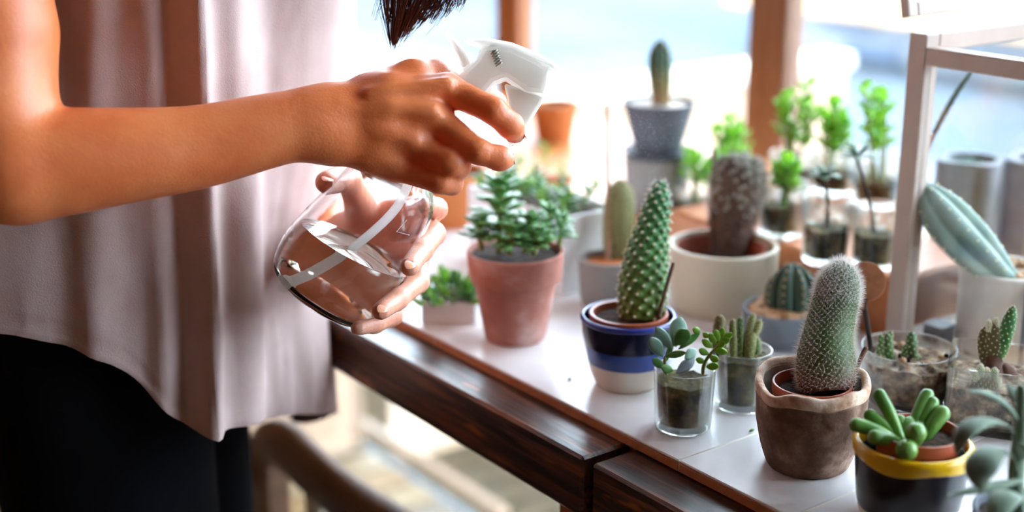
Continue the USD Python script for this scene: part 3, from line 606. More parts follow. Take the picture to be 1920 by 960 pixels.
# ---- 3. dusty grey-green succulent in the near right corner
bc = PT(1912, 1075); t = thing('dusty_succulent', 'blurred dusty grey-green succulent with drooping leaves in the near right corner', 'succulent', bc)
part(t, 'pot', lathe(rounded([(0, 0), (.024, 0), (.030, .04), (.027, .04), (.022, .005), (0, .005)]), 40, bc), M['slate'])
part(t, 'soil', soil_disc(bc, .026, bc[2] + .035), M['soil'])
Zd = 0.775
part(t, 'stem', tube([bc + [0, 0, .03], P(1905, 900, Zd + .01), P(1915, 800, Zd), P(1915, 730, Zd)], [.004, .0045, .004, .003], 10, 14), M['dusty'], True)
for pts, w in (([(1915, 800, 0), (1870, 748, -.004), (1818, 733, -.006)], 34), ([(1905, 815, 0), (1850, 790, -.012), (1805, 815, -.02), (1795, 848, -.02)], 40), ([(1905, 880, 0), (1860, 850, -.016), (1838, 880, -.024), (1842, 915, -.026)], 60),
               ([(1915, 900, 0), (1860, 912, -.006), (1782, 928, -.01)], 34), ([(1915, 770, 0), (1930, 735, .005), (1960, 720, .01)], 40), ([(1915, 860, 0), (1940, 840, -.02), (1950, 890, -.026)], 50), ([(1910, 940, 0), (1880, 940, -.02), (1868, 985, -.03)], 60), ([(1915, 760, 0), (1900, 735, .01), (1890, 722, .014)], 26)):
    k = Zd / FPX; q = [P(x, y, Zd + z) for x, y, z in pts]
    n = len(q); rad = np.interp(np.linspace(0, 1, n), [0, .35, .75, 1], [.3, .85, 1, .25]) * w / 2 * k
    part(t, 'leaf', tube(q, rad, 14, 18, flat=.38), M['dusty'], True)

# ---- glass cups
def glass_cup(name, label, cat, x, yr, wr, yb, wb, z=TZ, soil_px=None, wall=.0019, base=.006, soilmat='soil_layers', group=None, n=48):
    p = Pot(x, yr, wr, yb, wb, z); t = thing(name, label, cat, p.c, group)
    rr, rb, hh = p.rr, p.rb, p.h
    part(t, 'glass', lathe(rounded([(0, 0), (rb * .9, 0), (rb, .003), (rr, hh), (rr - wall, hh), (rb - wall, base), (0, base)], .001), n, p.c), M['cupglass'], 35)
    sh = (z_at(p.c, soil_px) - z if soil_px else hh * .7)
    r2 = rb + (rr - rb) * sh / hh - wall - .0004
    v, f = lathe([(0, base + .0004), (rb - wall - .0006, base + .0004), ((rb + r2) / 2 - wall * .5, (base + sh) / 2), (r2, sh)] + [(r2 * q, sh) for q in (.9, .75, .6, .45, .3, .15)] + [(0, sh)], 40, p.c)
    tp = v[:, 2] > p.c[2] + sh - 1e-6; v[tp, 2] += (meshkit.fbm(v[tp] * 170, 3, len(LOC)) - .5) * .006
    part(t, 'soil', (v, f), M[soilmat], 60)
    p.soil = p.c[2] + sh
    return t, p
# 4. front glass with jade and lime sprig
t, g = glass_cup('glass_succulent_cup', 'short clear glass of soil with jade leaves and a lime sprig', 'succulent', 1279, 689, 116, 822, 106, soil_px=712)
Zg = depth(g.c + [0, 0, g.h])
def stemtube(a, Za, b, Zb, w, mat='stem', mid=None):
    q = [P(*a, Za)] + ([P(*mid, (Za + Zb) / 2)] if mid else []) + [P(*b, Zb)]
    return tube(q, np.linspace(w, w * .7, len(q)) / 2 * Zg / FPX, 8, 10)
part(t, 'stem', stemtube((1250, 715), Zg, (1246, 672), Zg, 9), M['stem'], True)
for (a, b, w, m_, za, zb) in (((1243, 668), (1219, 633), 26, 'jade_grey', 0, -.004), ((1260, 655), (1229, 613), 24, 'jade_grey', 0, .004), ((1266, 650), (1276, 594), 36, 'jade_grey', .002, .01), ((1267, 647), (1290, 618), 34, 'jade', 0, -.004),
        ((1272, 655), (1312, 624), 14, 'jade', 0, .002), ((1246, 668), (1286, 661), 14, 'jade', -.002, -.01), ((1244, 690), (1224, 672), 18, 'jade', 0, -.004), ((1262, 695), (1240, 688), 18, 'jade', -.006, -.012), ((1284, 672), (1305, 656), 22, 'jade_grey', .0, .008), ((1247, 680), (1262, 640), 12, 'jade', 0, .004)):
    part(t, 'leaf', leaf_px(a, Zg + za, b, Zg + zb, w, None, (.1, -.9, .35), 0, .85), M[m_], True)
q = [(1318, 700), (1326, 672), (1340, 655), (1356, 636)]
part(t, 'stem', tube([P(x, y, Zg - .004) for x, y in q], np.array([5, 5, 4, 3]) / 2 * Zg / FPX * 1.3, 8, 14), M['stem'], True)
for x, y, dx, dy, w in ((1322, 678, -16, -4, 13), (1330, 668, 16, 8, 15), (1329, 664, -17, -8, 15), (1338, 655, 24, 6, 14), (1336, 652, -18, -14, 15), (1344, 650, 14, -8, 14), (1343, 645, -12, -18, 15), (1351, 641, 16, -4, 14), (1348, 640, -6, -20, 14), (1356, 636, 16, -10, 13), (1354, 634, 0, -18, 13), (1324, 688, 22, -2, 16), (1314, 622, -14, -4, 14), (1318, 624, 10, 8, 12)):
    part(t, 'leaf', leaf_px((x, y), Zg - .004, (x + dx * 1.1, y + dy * 1.1), Zg - .007, w, None, (0, -.9, .4), 0, .9), M['lime'], True)
part(t, 'bark_chip', leaf_px((1268, 700), Zg - .006, (1302, 672), Zg + .004, 22, .002, (0, -.8, .6)), M['blue_grey'], True)
# 5. glass behind it with finger cacti
t, g = glass_cup('glass_cactus_cup', 'clear glass of small upright finger cacti between jade glass and clay pot', 'cactus', 1387, 653, 112, 780, 96, soil_px=668)
Z5 = depth(g.c + [0, 0, g.h]); k5 = Z5 / FPX
def finger_cactus(t, a, b, w, Z, mat, dz=0, spine=True, seed=0, np_=60):
    A, B = P(*a, Z), P(*b, Z + dz); r = w / 2 * Z / FPX
    s = Stalk([A, (A + B) / 2 + [0, 0, .0003], B], round_radii(lambda u: r * (0.8 + .25 * np.sin(np.pi * min(1, u + .1))), 16, min(.5, r / np.linalg.norm(B - A))))
    part(t, 'stem', s.mesh(20, 16, lambda u, a_, p: .06 * r * np.cos(8 * a_)), M[mat], True)
    i = np.arange(np_); ap, an = s.at(1 - (i + .5) / np_, i * 2.399963, .0002)
    return ap, an
AP = []
for a, b, w, m_ in (((1348, 672), (1350, 590), 24, 'c_brown'), ((1376, 668), (1374, 598), 15, 'c_olive'), ((1389, 670), (1388, 594), 13, 'c_green'), ((1404, 670), (1410, 618), 24, 'c_olive'), ((1402, 632), (1413, 588), 14, 'c_olive'), ((1412, 632), (1426, 600), 14, 'c_olive'), ((1418, 664), (1419, 632), 15, 'c_green')):
    AP.append(finger_cactus(t, a, b, w, Z5, m_))
ap, an = (np.vstack(x) for x in zip(*AP)); curves(t, 'spines', spines_at(ap, an, 5, .0022, .6, 5), .00014, .00006, M['spine_tan'])

# ---- 6. blue banded pot with the warty cactus
pb = Pot(1175, 588, 178, 742, 124)
rr, rb, hh = pb.rr, pb.rb, pb.h
t = thing('blue_banded_pot', 'glazed pot banded navy, blue and bone white, holding the warty green cactus', 'pot', pb.c)
R_ = lambda q: rb + (rr - rb) * min(1, q / .85) ** .8
part(t, 'foot', lathe(rounded([(0, 0), (rb * .9, 0), (rb, .004), (R_(.2), hh * .2), (R_(.36), hh * .36), (R_(.36) * .93, hh * .36), (rb * .9, .005), (0, .005)], .001), 64, pb.c), M['bone'], 40, label='bone white lower band')
part(t, 'middle_band', lathe([(R_(.36) * .93, hh * .36), (R_(.36) + .0002, hh * .36), (R_(.5) + .0002, hh * .5), (R_(.6) + .0002, hh * .605), (R_(.6) * .935, hh * .605), (R_(.36) * .93, hh * .36)], 64, pb.c), M['blue'], 40, label='bright blue middle band')
part(t, 'upper_band', lathe([(R_(.6) * .935, hh * .605), (R_(.6) + .0003, hh * .605), (R_(.75) + .0003, hh * .75), (R_(.93) + .0003, hh * .93), (R_(.93) * .94, hh * .93), (R_(.6) * .935, hh * .605)], 64, pb.c), M['navy'], 40, label='dark navy upper band')
part(t, 'rim', lathe(rounded([(rr * .94, hh * .92), (rr + .0004, hh * .925), (rr + .0012, hh * .96), (rr, hh), (rr * .93, hh), (rr * .92, hh * .95), (rr * .94, hh * .92)], .002), 64, pb.c), M['cobalt'], True, label='cobalt rim')
ic = pb.c + np.array([0, .001, 0]); zt = z_at(ic, 585)
t = thing('potted_warty_cactus', 'tall warty green cactus with pale tufts, potted inside the blue banded pot', 'cactus', (ic[0], ic[1], pb.c[2] + .0052))
ir = 148 / 2 * depth((ic[0], ic[1], zt)) / FPX
sz = nursery(t, ic, ir, pb.c[2] + .0052, zt, 'pot', .8, soil_z=zt - .005, seed=9, t=.003)
Zb = depth(PT(1205, 595, sz)); k6 = Zb / FPX
st = Stalk([P(1203, 603, Zb), P(1206, 540, Zb + .004), P(1217, 460, Zb + .01), P(1230, 400, Zb + .014), P(1238, 340, Zb + .018)], [34 * k6, 39 * k6, 42 * k6, 42 * k6, 40 * k6, 37 * k6, 33 * k6, 29 * k6, 25 * k6, 21 * k6, 15 * k6, 2 * k6])
i_ = np.arange(210); u = 1 - ((i_ + .5) / 210) ** .86 * .99; ap, an = st.at(u, i_ * 2.399963)
part(t, 'stem', st.mesh(110, 84, bumps_fn(ap, .0028, .0021)), M['c_warty'], True)
part(t, 'areoles', dots(ap + an * .0026, an, .00085, 1), M['areole'], True, kind='stuff')
curves(t, 'spines', spines_at(ap + an * .0028, an, 9, np.where(u > .85, .0035, .0022), .6, 6), .00022, .00008, M['spine_white'])
part(t, 'stake', box((P(1263, 492, Zb - .013) + P(1233, 596, Zb - .013)) / 2, np.linalg.norm(P(1263, 492, Zb - .013) - P(1233, 596, Zb - .013)), .0024, .0042, frame_from(P(1263, 492, Zb - .013) - P(1233, 600, Zb - .013), (0, 1, 0)), .0006), M['twig'], False, label='brown stick')

# ---- 7. grey pot with the ribbed barrel cactus
pg = Pot(1462, 576, 150, 660, 128)
t = thing('potted_barrel_cactus', 'ribbed dark green barrel cactus with tan pebbles in a blue-grey pot behind the furry cactus', 'cactus', pg.c)
part(t, 'pot', pg.shell(.0035, .005, [(0, 0), (.3, .7), (1, 1)], depth_=.014), M['blue_grey'], 40)
sz = pg.top() - .006; part(t, 'soil', soil_disc(pg.c, pg.rr * .9, sz, .001, seed=3, depth_=.004), M['gravel'])
Zq = depth(PT(1484, 590, sz)); kq = Zq / FPX; cc = P(1487, 548, Zq)
s7 = Stalk([P(1485, 606, Zq), P(1486, 550, Zq), P(1487, 492, Zq)], [30 * kq, 39 * kq, 44 * kq, 47 * kq, 48 * kq, 47 * kq, 45 * kq, 40 * kq, 32 * kq, 20 * kq, 3 * kq])
part(t, 'stem', s7.mesh(60, 144, lambda u, a, p: .0042 * (np.abs(np.cos(4.5 * a)) ** .7 - .55) * np.sin(np.pi * np.clip(u, 0.06, .97)) ** .5), M['c_dark'], True)
ra = np.arange(9) * 2 * np.pi / 9; uu, aa = np.meshgrid(np.linspace(.12, .94, 8), ra, indexing='ij'); ap, an = s7.at(uu.ravel(), aa.ravel(), .0019)
part(t, 'areoles', dots(ap, an, .0009, 1), M['areole_brown'], True, kind='stuff')
curves(t, 'spines', spines_at(ap, an, 5, .003, .6, 7), .00022, .00008, M['spine_tan'])
g_ = np.random.default_rng(3); n_ = 0
while n_ < 26:
    a, r = g_.uniform(0, 2 * np.pi), pg.rr * .78 * math.sqrt(g_.uniform(.05, 1)); q = pg.c + [r * math.cos(a), r * math.sin(a), 0]
    if np.hypot(*(q - cc)[:2]) < 47 * kq: n_ += .25; continue
    part(t, 'pebble', blob((q[0], q[1], sz + .004), g_.uniform(.0050, .0072), 1, .2, int(n_), (1.1, 1, .75)), M['pebble'], True); n_ += 1

# ---- 8. cream pot with the club cactus and stake
pw_ = Pot(1349, 456, 208, 603, 178)
t = thing('cream_pot', 'large cream ceramic pot holding a terracotta pot with the grey club cactus', 'pot', pw_.c)
part(t, 'body', pw_.shell(.0055, .008, [(0, 0), (.06, .25), (.3, .8), (1, 1)], rd=.0025), M['cream_pot'], 40)
ic = pw_.c + np.array([-.002, .002, 0]); zt = pw_.top() - .004; ir = pw_.rr - .0085
t = thing('potted_club_cactus', 'woolly grey-green club cactus with a wooden stake, potted inside the cream pot', 'cactus', (ic[0], ic[1], pw_.c[2] + .0082))
sz = nursery(t, ic, ir, pw_.c[2] + .0082, zt, 'pot', .85, t=.002, soil_z=zt - .016, seed=12)
Z8 = depth(PT(1368, 478, sz)); k8 = Z8 / FPX
s8 = Stalk([P(1366, 500, Z8), P(1370, 440, Z8), P(1380, 370, Z8), P(1389, 288, Z8)], [q * k8 for q in (30, 31, 32, 34, 36, 38, 40, 42, 44, 46, 47, 48, 49, 49, 48, 45, 37, 3)])
i_ = np.arange(330); gj = np.random.default_rng(88); u = np.clip(1 - ((i_ + .5) / 330) ** .95 * .98 + gj.normal(0, .012, 330), .01, .995); ap, an = s8.at(u, i_ * 2.399963 + gj.normal(0, .25, 330))
part(t, 'stem', s8.mesh(70, 60, bumps_fn(ap, .0016, .0022)), M['c_club'], True)
part(t, 'wool_tufts', dots(ap[u > .45] + an[u > .45] * .002, an[u > .45], .0012, 1), M['spine_grey'], True, kind='stuff')
lo = u <= .5
curves(t, 'spines', spines_at(ap[~lo] + an[~lo] * .0018, an[~lo], 24, .0038, .65, 8), .00026, .0001, M['spine_grey'])
curves(t, 'lower_spines', spines_at(ap[lo] + an[lo] * .0018, an[lo], 14, .0030, .65, 9), .00026, .0001, M['dark_twig'])
A, B = P(1334, 500, Z8 - .012), P(1339, 283, Z8 + .002)
part(t, 'stake', tube([A, B], .0021, 8, 4), M['twig'], True, label='brown wooden stake')

# ---- 9. grey pot with a slim cactus and a tall pale stake
p9 = Pot(1136, 482, 108, 585, 92)
t = thing('potted_staked_cactus', 'slim olive cactus beside a tall pale stake in a grey pot', 'cactus', p9.c)
part(t, 'pot', p9.shell(.0035, .005, [(0, 0), (.3, .6), (1, 1)], depth_=.02), M['grey_pot'], 40)
sz = p9.top() - .006; part(t, 'soil', soil_disc(p9.c, p9.rr * .93, sz, .001, seed=4), M['terra_plain'])
Z9 = depth(PT(1158, 480, sz)); k9 = Z9 / FPX
s9 = Stalk([P(1159, 492, Z9), P(1160, 420, Z9), P(1163, 337, Z9)], [22 * k9, 25 * k9, 27 * k9, 28 * k9, 28 * k9, 27 * k9, 26 * k9, 21 * k9, 2 * k9])
part(t, 'stem', s9.mesh(40, 60, lambda u, a, p: .0008 * np.cos(14 * a)), M['c_olive'], True)
i_ = np.arange(240); ap, an = s9.at(1 - (i_ + .5) / 240, i_ * 2.399963, .0004)
curves(t, 'spines', spines_at(ap, an, 8, .0042, .6, 10), .0002, .00008, M['spine_tan'])
part(t, 'stake', box((P(1142, 495, Z9 - .012) + P(1138, 196, Z9 + .006)) / 2, np.linalg.norm(P(1142, 495, Z9 - .012) - P(1138, 196, Z9 + .006)), .0035, .0052, frame_from(P(1138, 196, Z9 + .006) - P(1142, 495, Z9 - .012), (0, 1, 0)), .0006), M['stake'], False, label='tall pale stake')

# ---- 10. terracotta pot with the leafy succulents
pt = Pot(966, 468, 184, 652, 112)
t = thing('terracotta_pot_succulent', 'weathered terracotta pot full of glossy green rosette succulents on the white tiles', 'succulent', pt.c)
rr, rb, hh = pt.rr, pt.rb, pt.h; rc = rr * .86
part(t, 'pot', lathe(rounded([(0, 0), (rb, 0), (rc, hh * .67), (rr * .945, hh * .675), (rr, hh), (rr * .92, hh), (rc * .93, hh * .7), (rb * .88, .008), (0, .008)], .0018), 72, pt.c), M['terra'], 35)
sz = pt.top() - .004; part(t, 'soil', soil_disc(pt.c, rr * .91, sz, .002, seed=5), M['soil'])
Zt = depth((pt.c[0], pt.c[1], sz))
def rosette(t, root, head, Zr, Zh, tiers, lw, ln, mat, seed=0, n0=6):
    A, B = P(*root, Zr), P(*head, Zh); g = np.random.default_rng(seed); k = Zr / FPX
    part(t, 'stem', tube([A, (A + B) / 2 + g.normal(0, .001, 3), B], [.0026, .0022, .0014], 8, 8), M['stem'], True)
    for q in range(tiers):
        f_ = (q + .8) / tiers; c = A + (B - A) * (.15 + .85 * f_)
        for j in range(n0 if q < tiers - 1 else n0 - 1):
            an_ = j * 2 * np.pi / n0 + q * .55 + g.uniform(-.2, .2); el = .10 + .75 * f_ ** 2 + g.uniform(-.15, .2)
            d = np.array([math.cos(an_) * math.cos(el), math.sin(an_) * math.cos(el), math.sin(el)])
            L = ln * k * g.uniform(.85, 1.1) * (1.05 - .35 * f_)
            part(t, 'leaf', leaf(c, c + d * L, lw * k, lw * k * .3, UP, L * .06, .8), M[mat], True)
for i, (x0, y0, x1, y1, dz, ti, lw, ln, n0) in enumerate(((936, 470, 938, 348, 0, 6, 27, 66, 7), (985, 470, 996, 420, -.010, 4, 22, 52, 7), (1020, 464, 1030, 400, .006, 4, 20, 44, 6), (903, 464, 898, 424, -.004, 3, 22, 44, 6), (955, 474, 958, 436, -.022, 3, 22, 46, 7), (1000, 474, 1006, 442, -.020, 3, 20, 42, 6), (1048, 462, 1056, 410, .012, 4, 16, 34, 6))):
    rosette(t, (x0, y0), (x1, y1), Zt + dz, Zt + dz - .002, ti, lw, ln, 'jade', 1 + i, n0)

# ---- 11. small square white planter with a low bushy succulent
b0 = PT(836, 612); bx = np.stack([frame_from(E1 * .75 + E2 * .66)[0], frame_from(E1 * .75 + E2 * .66)[1], UP])
hs = .0235; ct = b0 + np.array([.004, .030, 0]); zt = z_at(ct, 552); hh = zt - TZ
t = thing('square_planter', 'small square white planter with a low bushy green succulent left of the terracotta pot', 'succulent', (ct[0], ct[1], TZ))
for s in (-1, 1):
    part(t, 'side', box((ct[0], ct[1], TZ + hh / 2) + bx[0] * s * (hs - .0015), .003, hs * 2, hh, bx, .0006), M['white_plastic'], False)
    part(t, 'side', box((ct[0], ct[1], TZ + hh / 2) + bx[1] * s * (hs - .0015), hs * 2 - .0062, .003, hh, bx, .0006), M['white_plastic'], False)
part(t, 'soil', box((ct[0], ct[1], TZ + hh / 2 - .002), hs * 2 - .0064, hs * 2 - .0064, hh - .006, bx), M['soil'], False)
g_ = np.random.default_rng(11)
for i in range(130):
    a, r = g_.uniform(0, 2 * np.pi), .031 * math.sqrt(g_.uniform()); b = np.array([ct[0] + r * .75 * math.cos(a), ct[1] + r * .75 * math.sin(a), zt - .005])
    e = b + [r * .5 * math.cos(a) + g_.normal(0, .004), r * .5 * math.sin(a) + g_.normal(0, .004), g_.uniform(.010, .029) * (1.15 - r / .05)]
    part(t, 'leaf', leaf(b + (e - b) * .45, e + (e - b) * .1, .0062, .0025, (g_.normal(), g_.normal(), 1), 0, .75, 7, 6), M['jade' if i % 3 else 'sprout'], True)

# ---- 12. long white planter with small-leaved green plants
bx = TAX; c0 = PT(1128, 548); L12 = .15
pl = thing('white_trough', 'white rectangular trough with small-leaved green plants behind the terracotta pot', 'planter', c0)
sT = c0 @ E1; tT = c0 @ E2; zt = z_at(c0, 404); hz = zt - TZ
TR = (sT + .014, sT + .165, tT - .035, tT + .03)
W_ = .003
for a in (TR[0], TR[1] - W_): part(pl, 'side', tbox(a, a + W_, TR[2], TR[3], TZ + .0002, zt, .0008), M['white_plastic'], False)
for b in (TR[2], TR[3] - W_): part(pl, 'side', tbox(TR[0] + W_ + .0001, TR[1] - W_ - .0001, b, b + W_, TZ + .0002, zt, .0008), M['white_plastic'], False)
part(pl, 'soil', tbox(TR[0] + W_ + .0002, TR[1] - W_ - .0002, TR[2] + W_ + .0002, TR[3] - W_ - .0002, TZ + .0005, zt - .008), M['soil'], False)
g_ = np.random.default_rng(21)
for i in range(16):
    b = T(g_.uniform(TR[0] + .012, TR[1] - .012), g_.uniform(TR[2] + .012, TR[3] - .012), zt - .008); e = b + [g_.normal(0, .012), g_.normal(0, .012), g_.uniform(.012, .028)]
    part(pl, 'stem', tube([b, (b + e) / 2 + g_.normal(0, .002, 3), e], .0009, 6, 8), M['stem'], True)
    for j in range(12):
        q = b + (e - b) * (.3 + .7 * j / 11); an_ = j * 2.4; d = np.array([math.cos(an_), math.sin(an_), .5]) * .011
        part(pl, 'leaf', leaf(q, q + d, .0065, .002, UP, .0006, .75, 7, 6), M['jade' if (i + j) % 3 else 'sprout'], True)

# ---- 13. round glass bowl with small cacti
p13 = Pot(1694, 650, 178, 778, 158)
t = thing('round_glass_bowl', 'wide round glass bowl of gravel with tiny upright cacti behind the yellow-rimmed pot', 'cactus', p13.c)
rr, rb, hh = p13.rr, p13.rb, p13.h
part(t, 'glass', lathe(rounded([(0, 0), (rb * .92, 0), (rb, .003), (rr, hh), (rr - .0024, hh), (rb - .0024, .005), (0, .005)], .0012), 72, p13.c), M['cupglass'], 35)
sz = z_at(p13.c, 672); sh = sz - TZ
v, f = lathe([(0, .0054), (rb - .003, .0054), (rr - .0032, sh)] + [((rr - .0032) * q, sh) for q in (.92, .8, .68, .56, .44, .3, .15)] + [(0, sh)], 64, p13.c)
tp = v[:, 2] > sz - 1e-6; v[tp, 2] += (meshkit.fbm(v[tp] * 140, 3, 3) - .5) * .009
part(t, 'gravel', (v, f), M['gravel'], 70)
Z13 = depth((p13.c[0], p13.c[1], sz)); AP = []
for a, b, w in (((1652, 684), (1652, 627), 13), ((1666, 684), (1665, 624), 17), ((1660, 684), (1671, 620), 12), ((1650, 684), (1648, 646), 12), ((1708, 682), (1710, 622), 20), ((1697, 686), (1699, 645), 14), ((1715, 684), (1722, 665), 16), ((1672, 688), (1676, 664), 12), ((1652, 690), (1650, 668), 14)):
    AP.append(finger_cactus(t, a, b, w, Z13, 'c_bright' if w < 18 else 'c_green', np_=44))
ap, an = (np.vstack(x) for x in zip(*AP)); part(t, 'areoles', dots(ap, an, .00055), M['areole'], True, kind='stuff'); curves(t, 'spines', spines_at(ap, an, 5, .0016, .6, 15), .00014, .00006, M['spine_white'])
g_ = np.random.default_rng(5)
for i in range(26):
    a, r = g_.uniform(0, 2 * np.pi), rr * .85 * math.sqrt(g_.uniform()); part(t, 'pebble', blob((p13.c[0] + r * math.cos(a), p13.c[1] + r * math.sin(a), sz + .001), g_.uniform(.0018, .0034), 1, .25, i), M['pebble' if i % 2 else 'soil'], True)
# cork disc tag on a dark stick
t = thing('round_cork_tag', 'round cork tag on a dark stick behind the furry cactus', 'plant tag', P(1637, 668, Z13 + .012))
part(t, 'stick', tube([P(1637, 680, Z13 + .010), P(1622, 584, Z13 + .016)], .0021, 8, 6), M['dark_twig'], True)
dc = P(1623, 528, Z13 + .022); ax = frame_from(dc - C)
part(t, 'disc', lathe(rounded([(0, -.0015), (38 * Z13 / FPX, -.0015), (38 * Z13 / FPX, .0015), (0, .0015)], .0008), 48, dc, None, np.stack([ax[1], ax[2], ax[0]])), M['cork'], 40)
part(t, 'clip', tube([P(1622, 590, Z13 + .016), P(1624, 560, Z13 + .0198)], .001, 6, 4), M['dark_twig'], True)

# ---- 14. square glass vase with the prickly pears
fl_ = PT(1764, 808); q14 = np.array([fl_[0], fl_[1]]); side = .068
ang = math.radians(62); xa = np.array([math.cos(ang), math.sin(ang), 0]) ; xa = frame_from(E2 * .55 - E1 * .84)[0]; ya = np.cross(UP, xa)
AX = np.stack([xa, ya, UP]); zt = z_at(fl_, 690); hh = zt - TZ; ct = fl_ + xa * side / 2 + ya * side / 2
t = thing('square_glass_vase', 'square glass vase of gravel with prickly pear cacti at the right edge', 'cactus', (ct[0], ct[1], TZ))
from shapely.geometry import Polygon, Point, LineString, box as sbox
def rsq(h, r): return sbox(-h + r, -h + r, h - r, h - r).buffer(r, quad_segs=6)
def ext(poly, z0, z1, c, ax):
    m = trimesh.creation.extrude_polygon(poly, z1 - z0, engine='earcut'); v = np.array(m.vertices); v[:, 2] += z0; return v @ ax + np.asarray(c), np.array(m.faces)
h_ = side / 2
part(t, 'glass', join(ext(rsq(h_, .008).difference(rsq(h_ - .0026, .006)), .0055, hh, (ct[0], ct[1], TZ), AX), ext(rsq(h_, .008), 0, .0054, (ct[0], ct[1], TZ), AX)), M['cupglass'], 30)
sz = TZ + hh * .68
m_ = trimesh.creation.extrude_polygon(rsq(h_ - .0032, .006), sz - TZ - .006, engine='earcut'); part(t, 'gravel', (np.array(m_.vertices) @ AX + [ct[0], ct[1], TZ + .0058], np.array(m_.faces)), M['gravel'], 30)
part(t, 'gravel_top', soil_disc(ct, h_ * .93, sz + .0003, .003, seed=8, depth_=.003), M['gravel'])
Z14 = depth((ct[0], ct[1], sz)); k14 = Z14 / FPX
def pad(t, a, b, w, th, mat, Z, seed, bent=0):
    A, B = P(*a, Z), P(*b, Z + bent); r = w / 2 * Z / FPX
    s = Stalk([A, (A + B) / 2, B], round_radii(lambda u: r * (.62 + .42 * np.sin(np.pi * min(1, .12 + u * .8))), 16, .34))
    v, f = s.mesh(28, 28)
    d = (C - A); d[2] = 0; d /= np.linalg.norm(d); n = np.cross((B - A) / np.linalg.norm(B - A), np.cross(d, B - A)); n /= np.linalg.norm(n)
    sq = lambda p: p - np.outer(((p - A) @ n) * (1 - th), n)
    part(t, 'pad', (sq(v), f), M[mat], True)
    i = np.arange(90); ap, an = s.at(1 - (i + .5) / 90, i * 2.399963, .0002); return sq(ap), an
AP = [pad(t, (1854, 690), (1847, 612), 32, .55, 'c_brown', Z14 + .004, 1), pad(t, (1867, 690), (1861, 602), 30, .6, 'c_brown', Z14, 2), pad(t, (1874, 668), (1901, 573), 26, .6, 'c_bright', Z14 - .002, 3), pad(t, (1855, 622), (1854, 600), 9, 1, 'c_green', Z14, 4), pad(t, (1866, 620), (1868, 596), 9, 1, 'c_green', Z14, 5),
      pad(t, (1846, 735), (1845, 700), 46, .7, 'c_brown', Z14 - .016, 6), pad(t, (1832, 712), (1822, 692), 11, 1, 'c_bright', Z14 - .018, 7), pad(t, (1839, 706), (1839, 683), 11, 1, 'c_bright', Z14 - .018, 8), pad(t, (1849, 706), (1851, 690), 10, 1, 'c_bright', Z14 - .018, 9), pad(t, (1862, 712), (1866, 690), 13, 1, 'c_bright', Z14 - .018, 10), pad(t, (1868, 722), (1874, 708), 10, 1, 'c_bright', Z14 - .02, 11)]
ap, an = (np.vstack(x) for x in zip(*AP)); part(t, 'areoles', dots(ap, an, .0005), M['areole'], True, kind='stuff'); curves(t, 'spines', spines_at(ap, an, 5, .0015, .6, 16), .00014, .00006, M['spine_white'])
part(t, 'old_stem', tube([P(1868, 735, Z14), P(1866, 700, Z14), P(1862, 680, Z14)], [.010, .0085, .006], 14, 14, disp=lambda u, a: 1 + .12 * np.sin(9 * u + 3 * a)), M['twig'], True)
part(t, 'old_stem', tube([P(1888, 715, Z14 + .002), P(1880, 695, Z14), P(1870, 686, Z14)], [.008, .007, .004], 12, 10), M['twig'], True)

# ---- 15. white concrete pot with the leaning blue-green cactus and its dry stem
p15 = Pot(1868, 500, 168, 682, 150)
t = thing('leaning_cactus_pot', 'round white concrete pot with a leaning blue-green cactus and a long dry stem', 'cactus', p15.c)
part(t, 'pot', p15.shell(.006, .008, [(0, 0), (.1, .5), (1, 1)], depth_=.022, rd=.003), M['white_conc'], 40)
sz = p15.top() - .006; part(t, 'soil', soil_disc(p15.c, p15.rr * .9, sz, .002, seed=6), M['gravel'])
Z15 = depth((p15.c[0], p15.c[1], sz)) - .012; k15 = Z15 / FPX
s15 = Stalk([P(1895, 530, Z15), P(1850, 490, Z15 - .002), P(1790, 430, Z15 - .002), P(1748, 378, Z15), P(1728, 342, Z15)], [20 * k15, 28 * k15, 35 * k15, 40 * k15, 42 * k15, 42 * k15, 38 * k15, 28 * k15, 3 * k15])
part(t, 'stem', s15.mesh(60, 72, lambda u, a, p: .0065 * (np.abs(np.cos(2.5 * a)) - .6) * np.sin(np.pi * np.clip(u, .05, .96)) ** .6), M['c_blue'], True)
ra = np.arange(5) * 2 * np.pi / 5; uu, aa = np.meshgrid(np.linspace(.15, .92, 9), ra, indexing='ij'); ap, an = s15.at(uu.ravel(), aa.ravel(), .0022)
part(t, 'areoles', dots(ap, an, .0010, 1), M['areole'], True, kind='stuff')
part(t, 'flower_stalk', tube([P(1726, 372, Z15 + .004), P(1733, 300, Z15 + .006), P(1752, 250, Z15 + .008)], [.0028, .0022, .0018], 8, 12), M['stake'], True, label='brown dry lower stalk')
part(t, 'stalk_tip', tube([P(1752, 250, Z15 + .008), P(1775, 205, Z15 + .010), P(1821, 134, Z15 + .014)], [.0019, .0024, .0016], 8, 40, disp=lambda u, a: 1 + .12 * np.sin(60 * u + a)), M['sprout_dark'], True, label='scaly green tip')
g_ = np.random.default_rng(9)
for i in range(18):
    a, r = g_.uniform(0, 2 * np.pi), p15.rr * .8 * math.sqrt(g_.uniform()); part(t, 'pebble', blob((p15.c[0] + r * math.cos(a), p15.c[1] + r * math.sin(a), sz + .002), g_.uniform(.003, .005), 1, .2, i), M['pebble'], True)

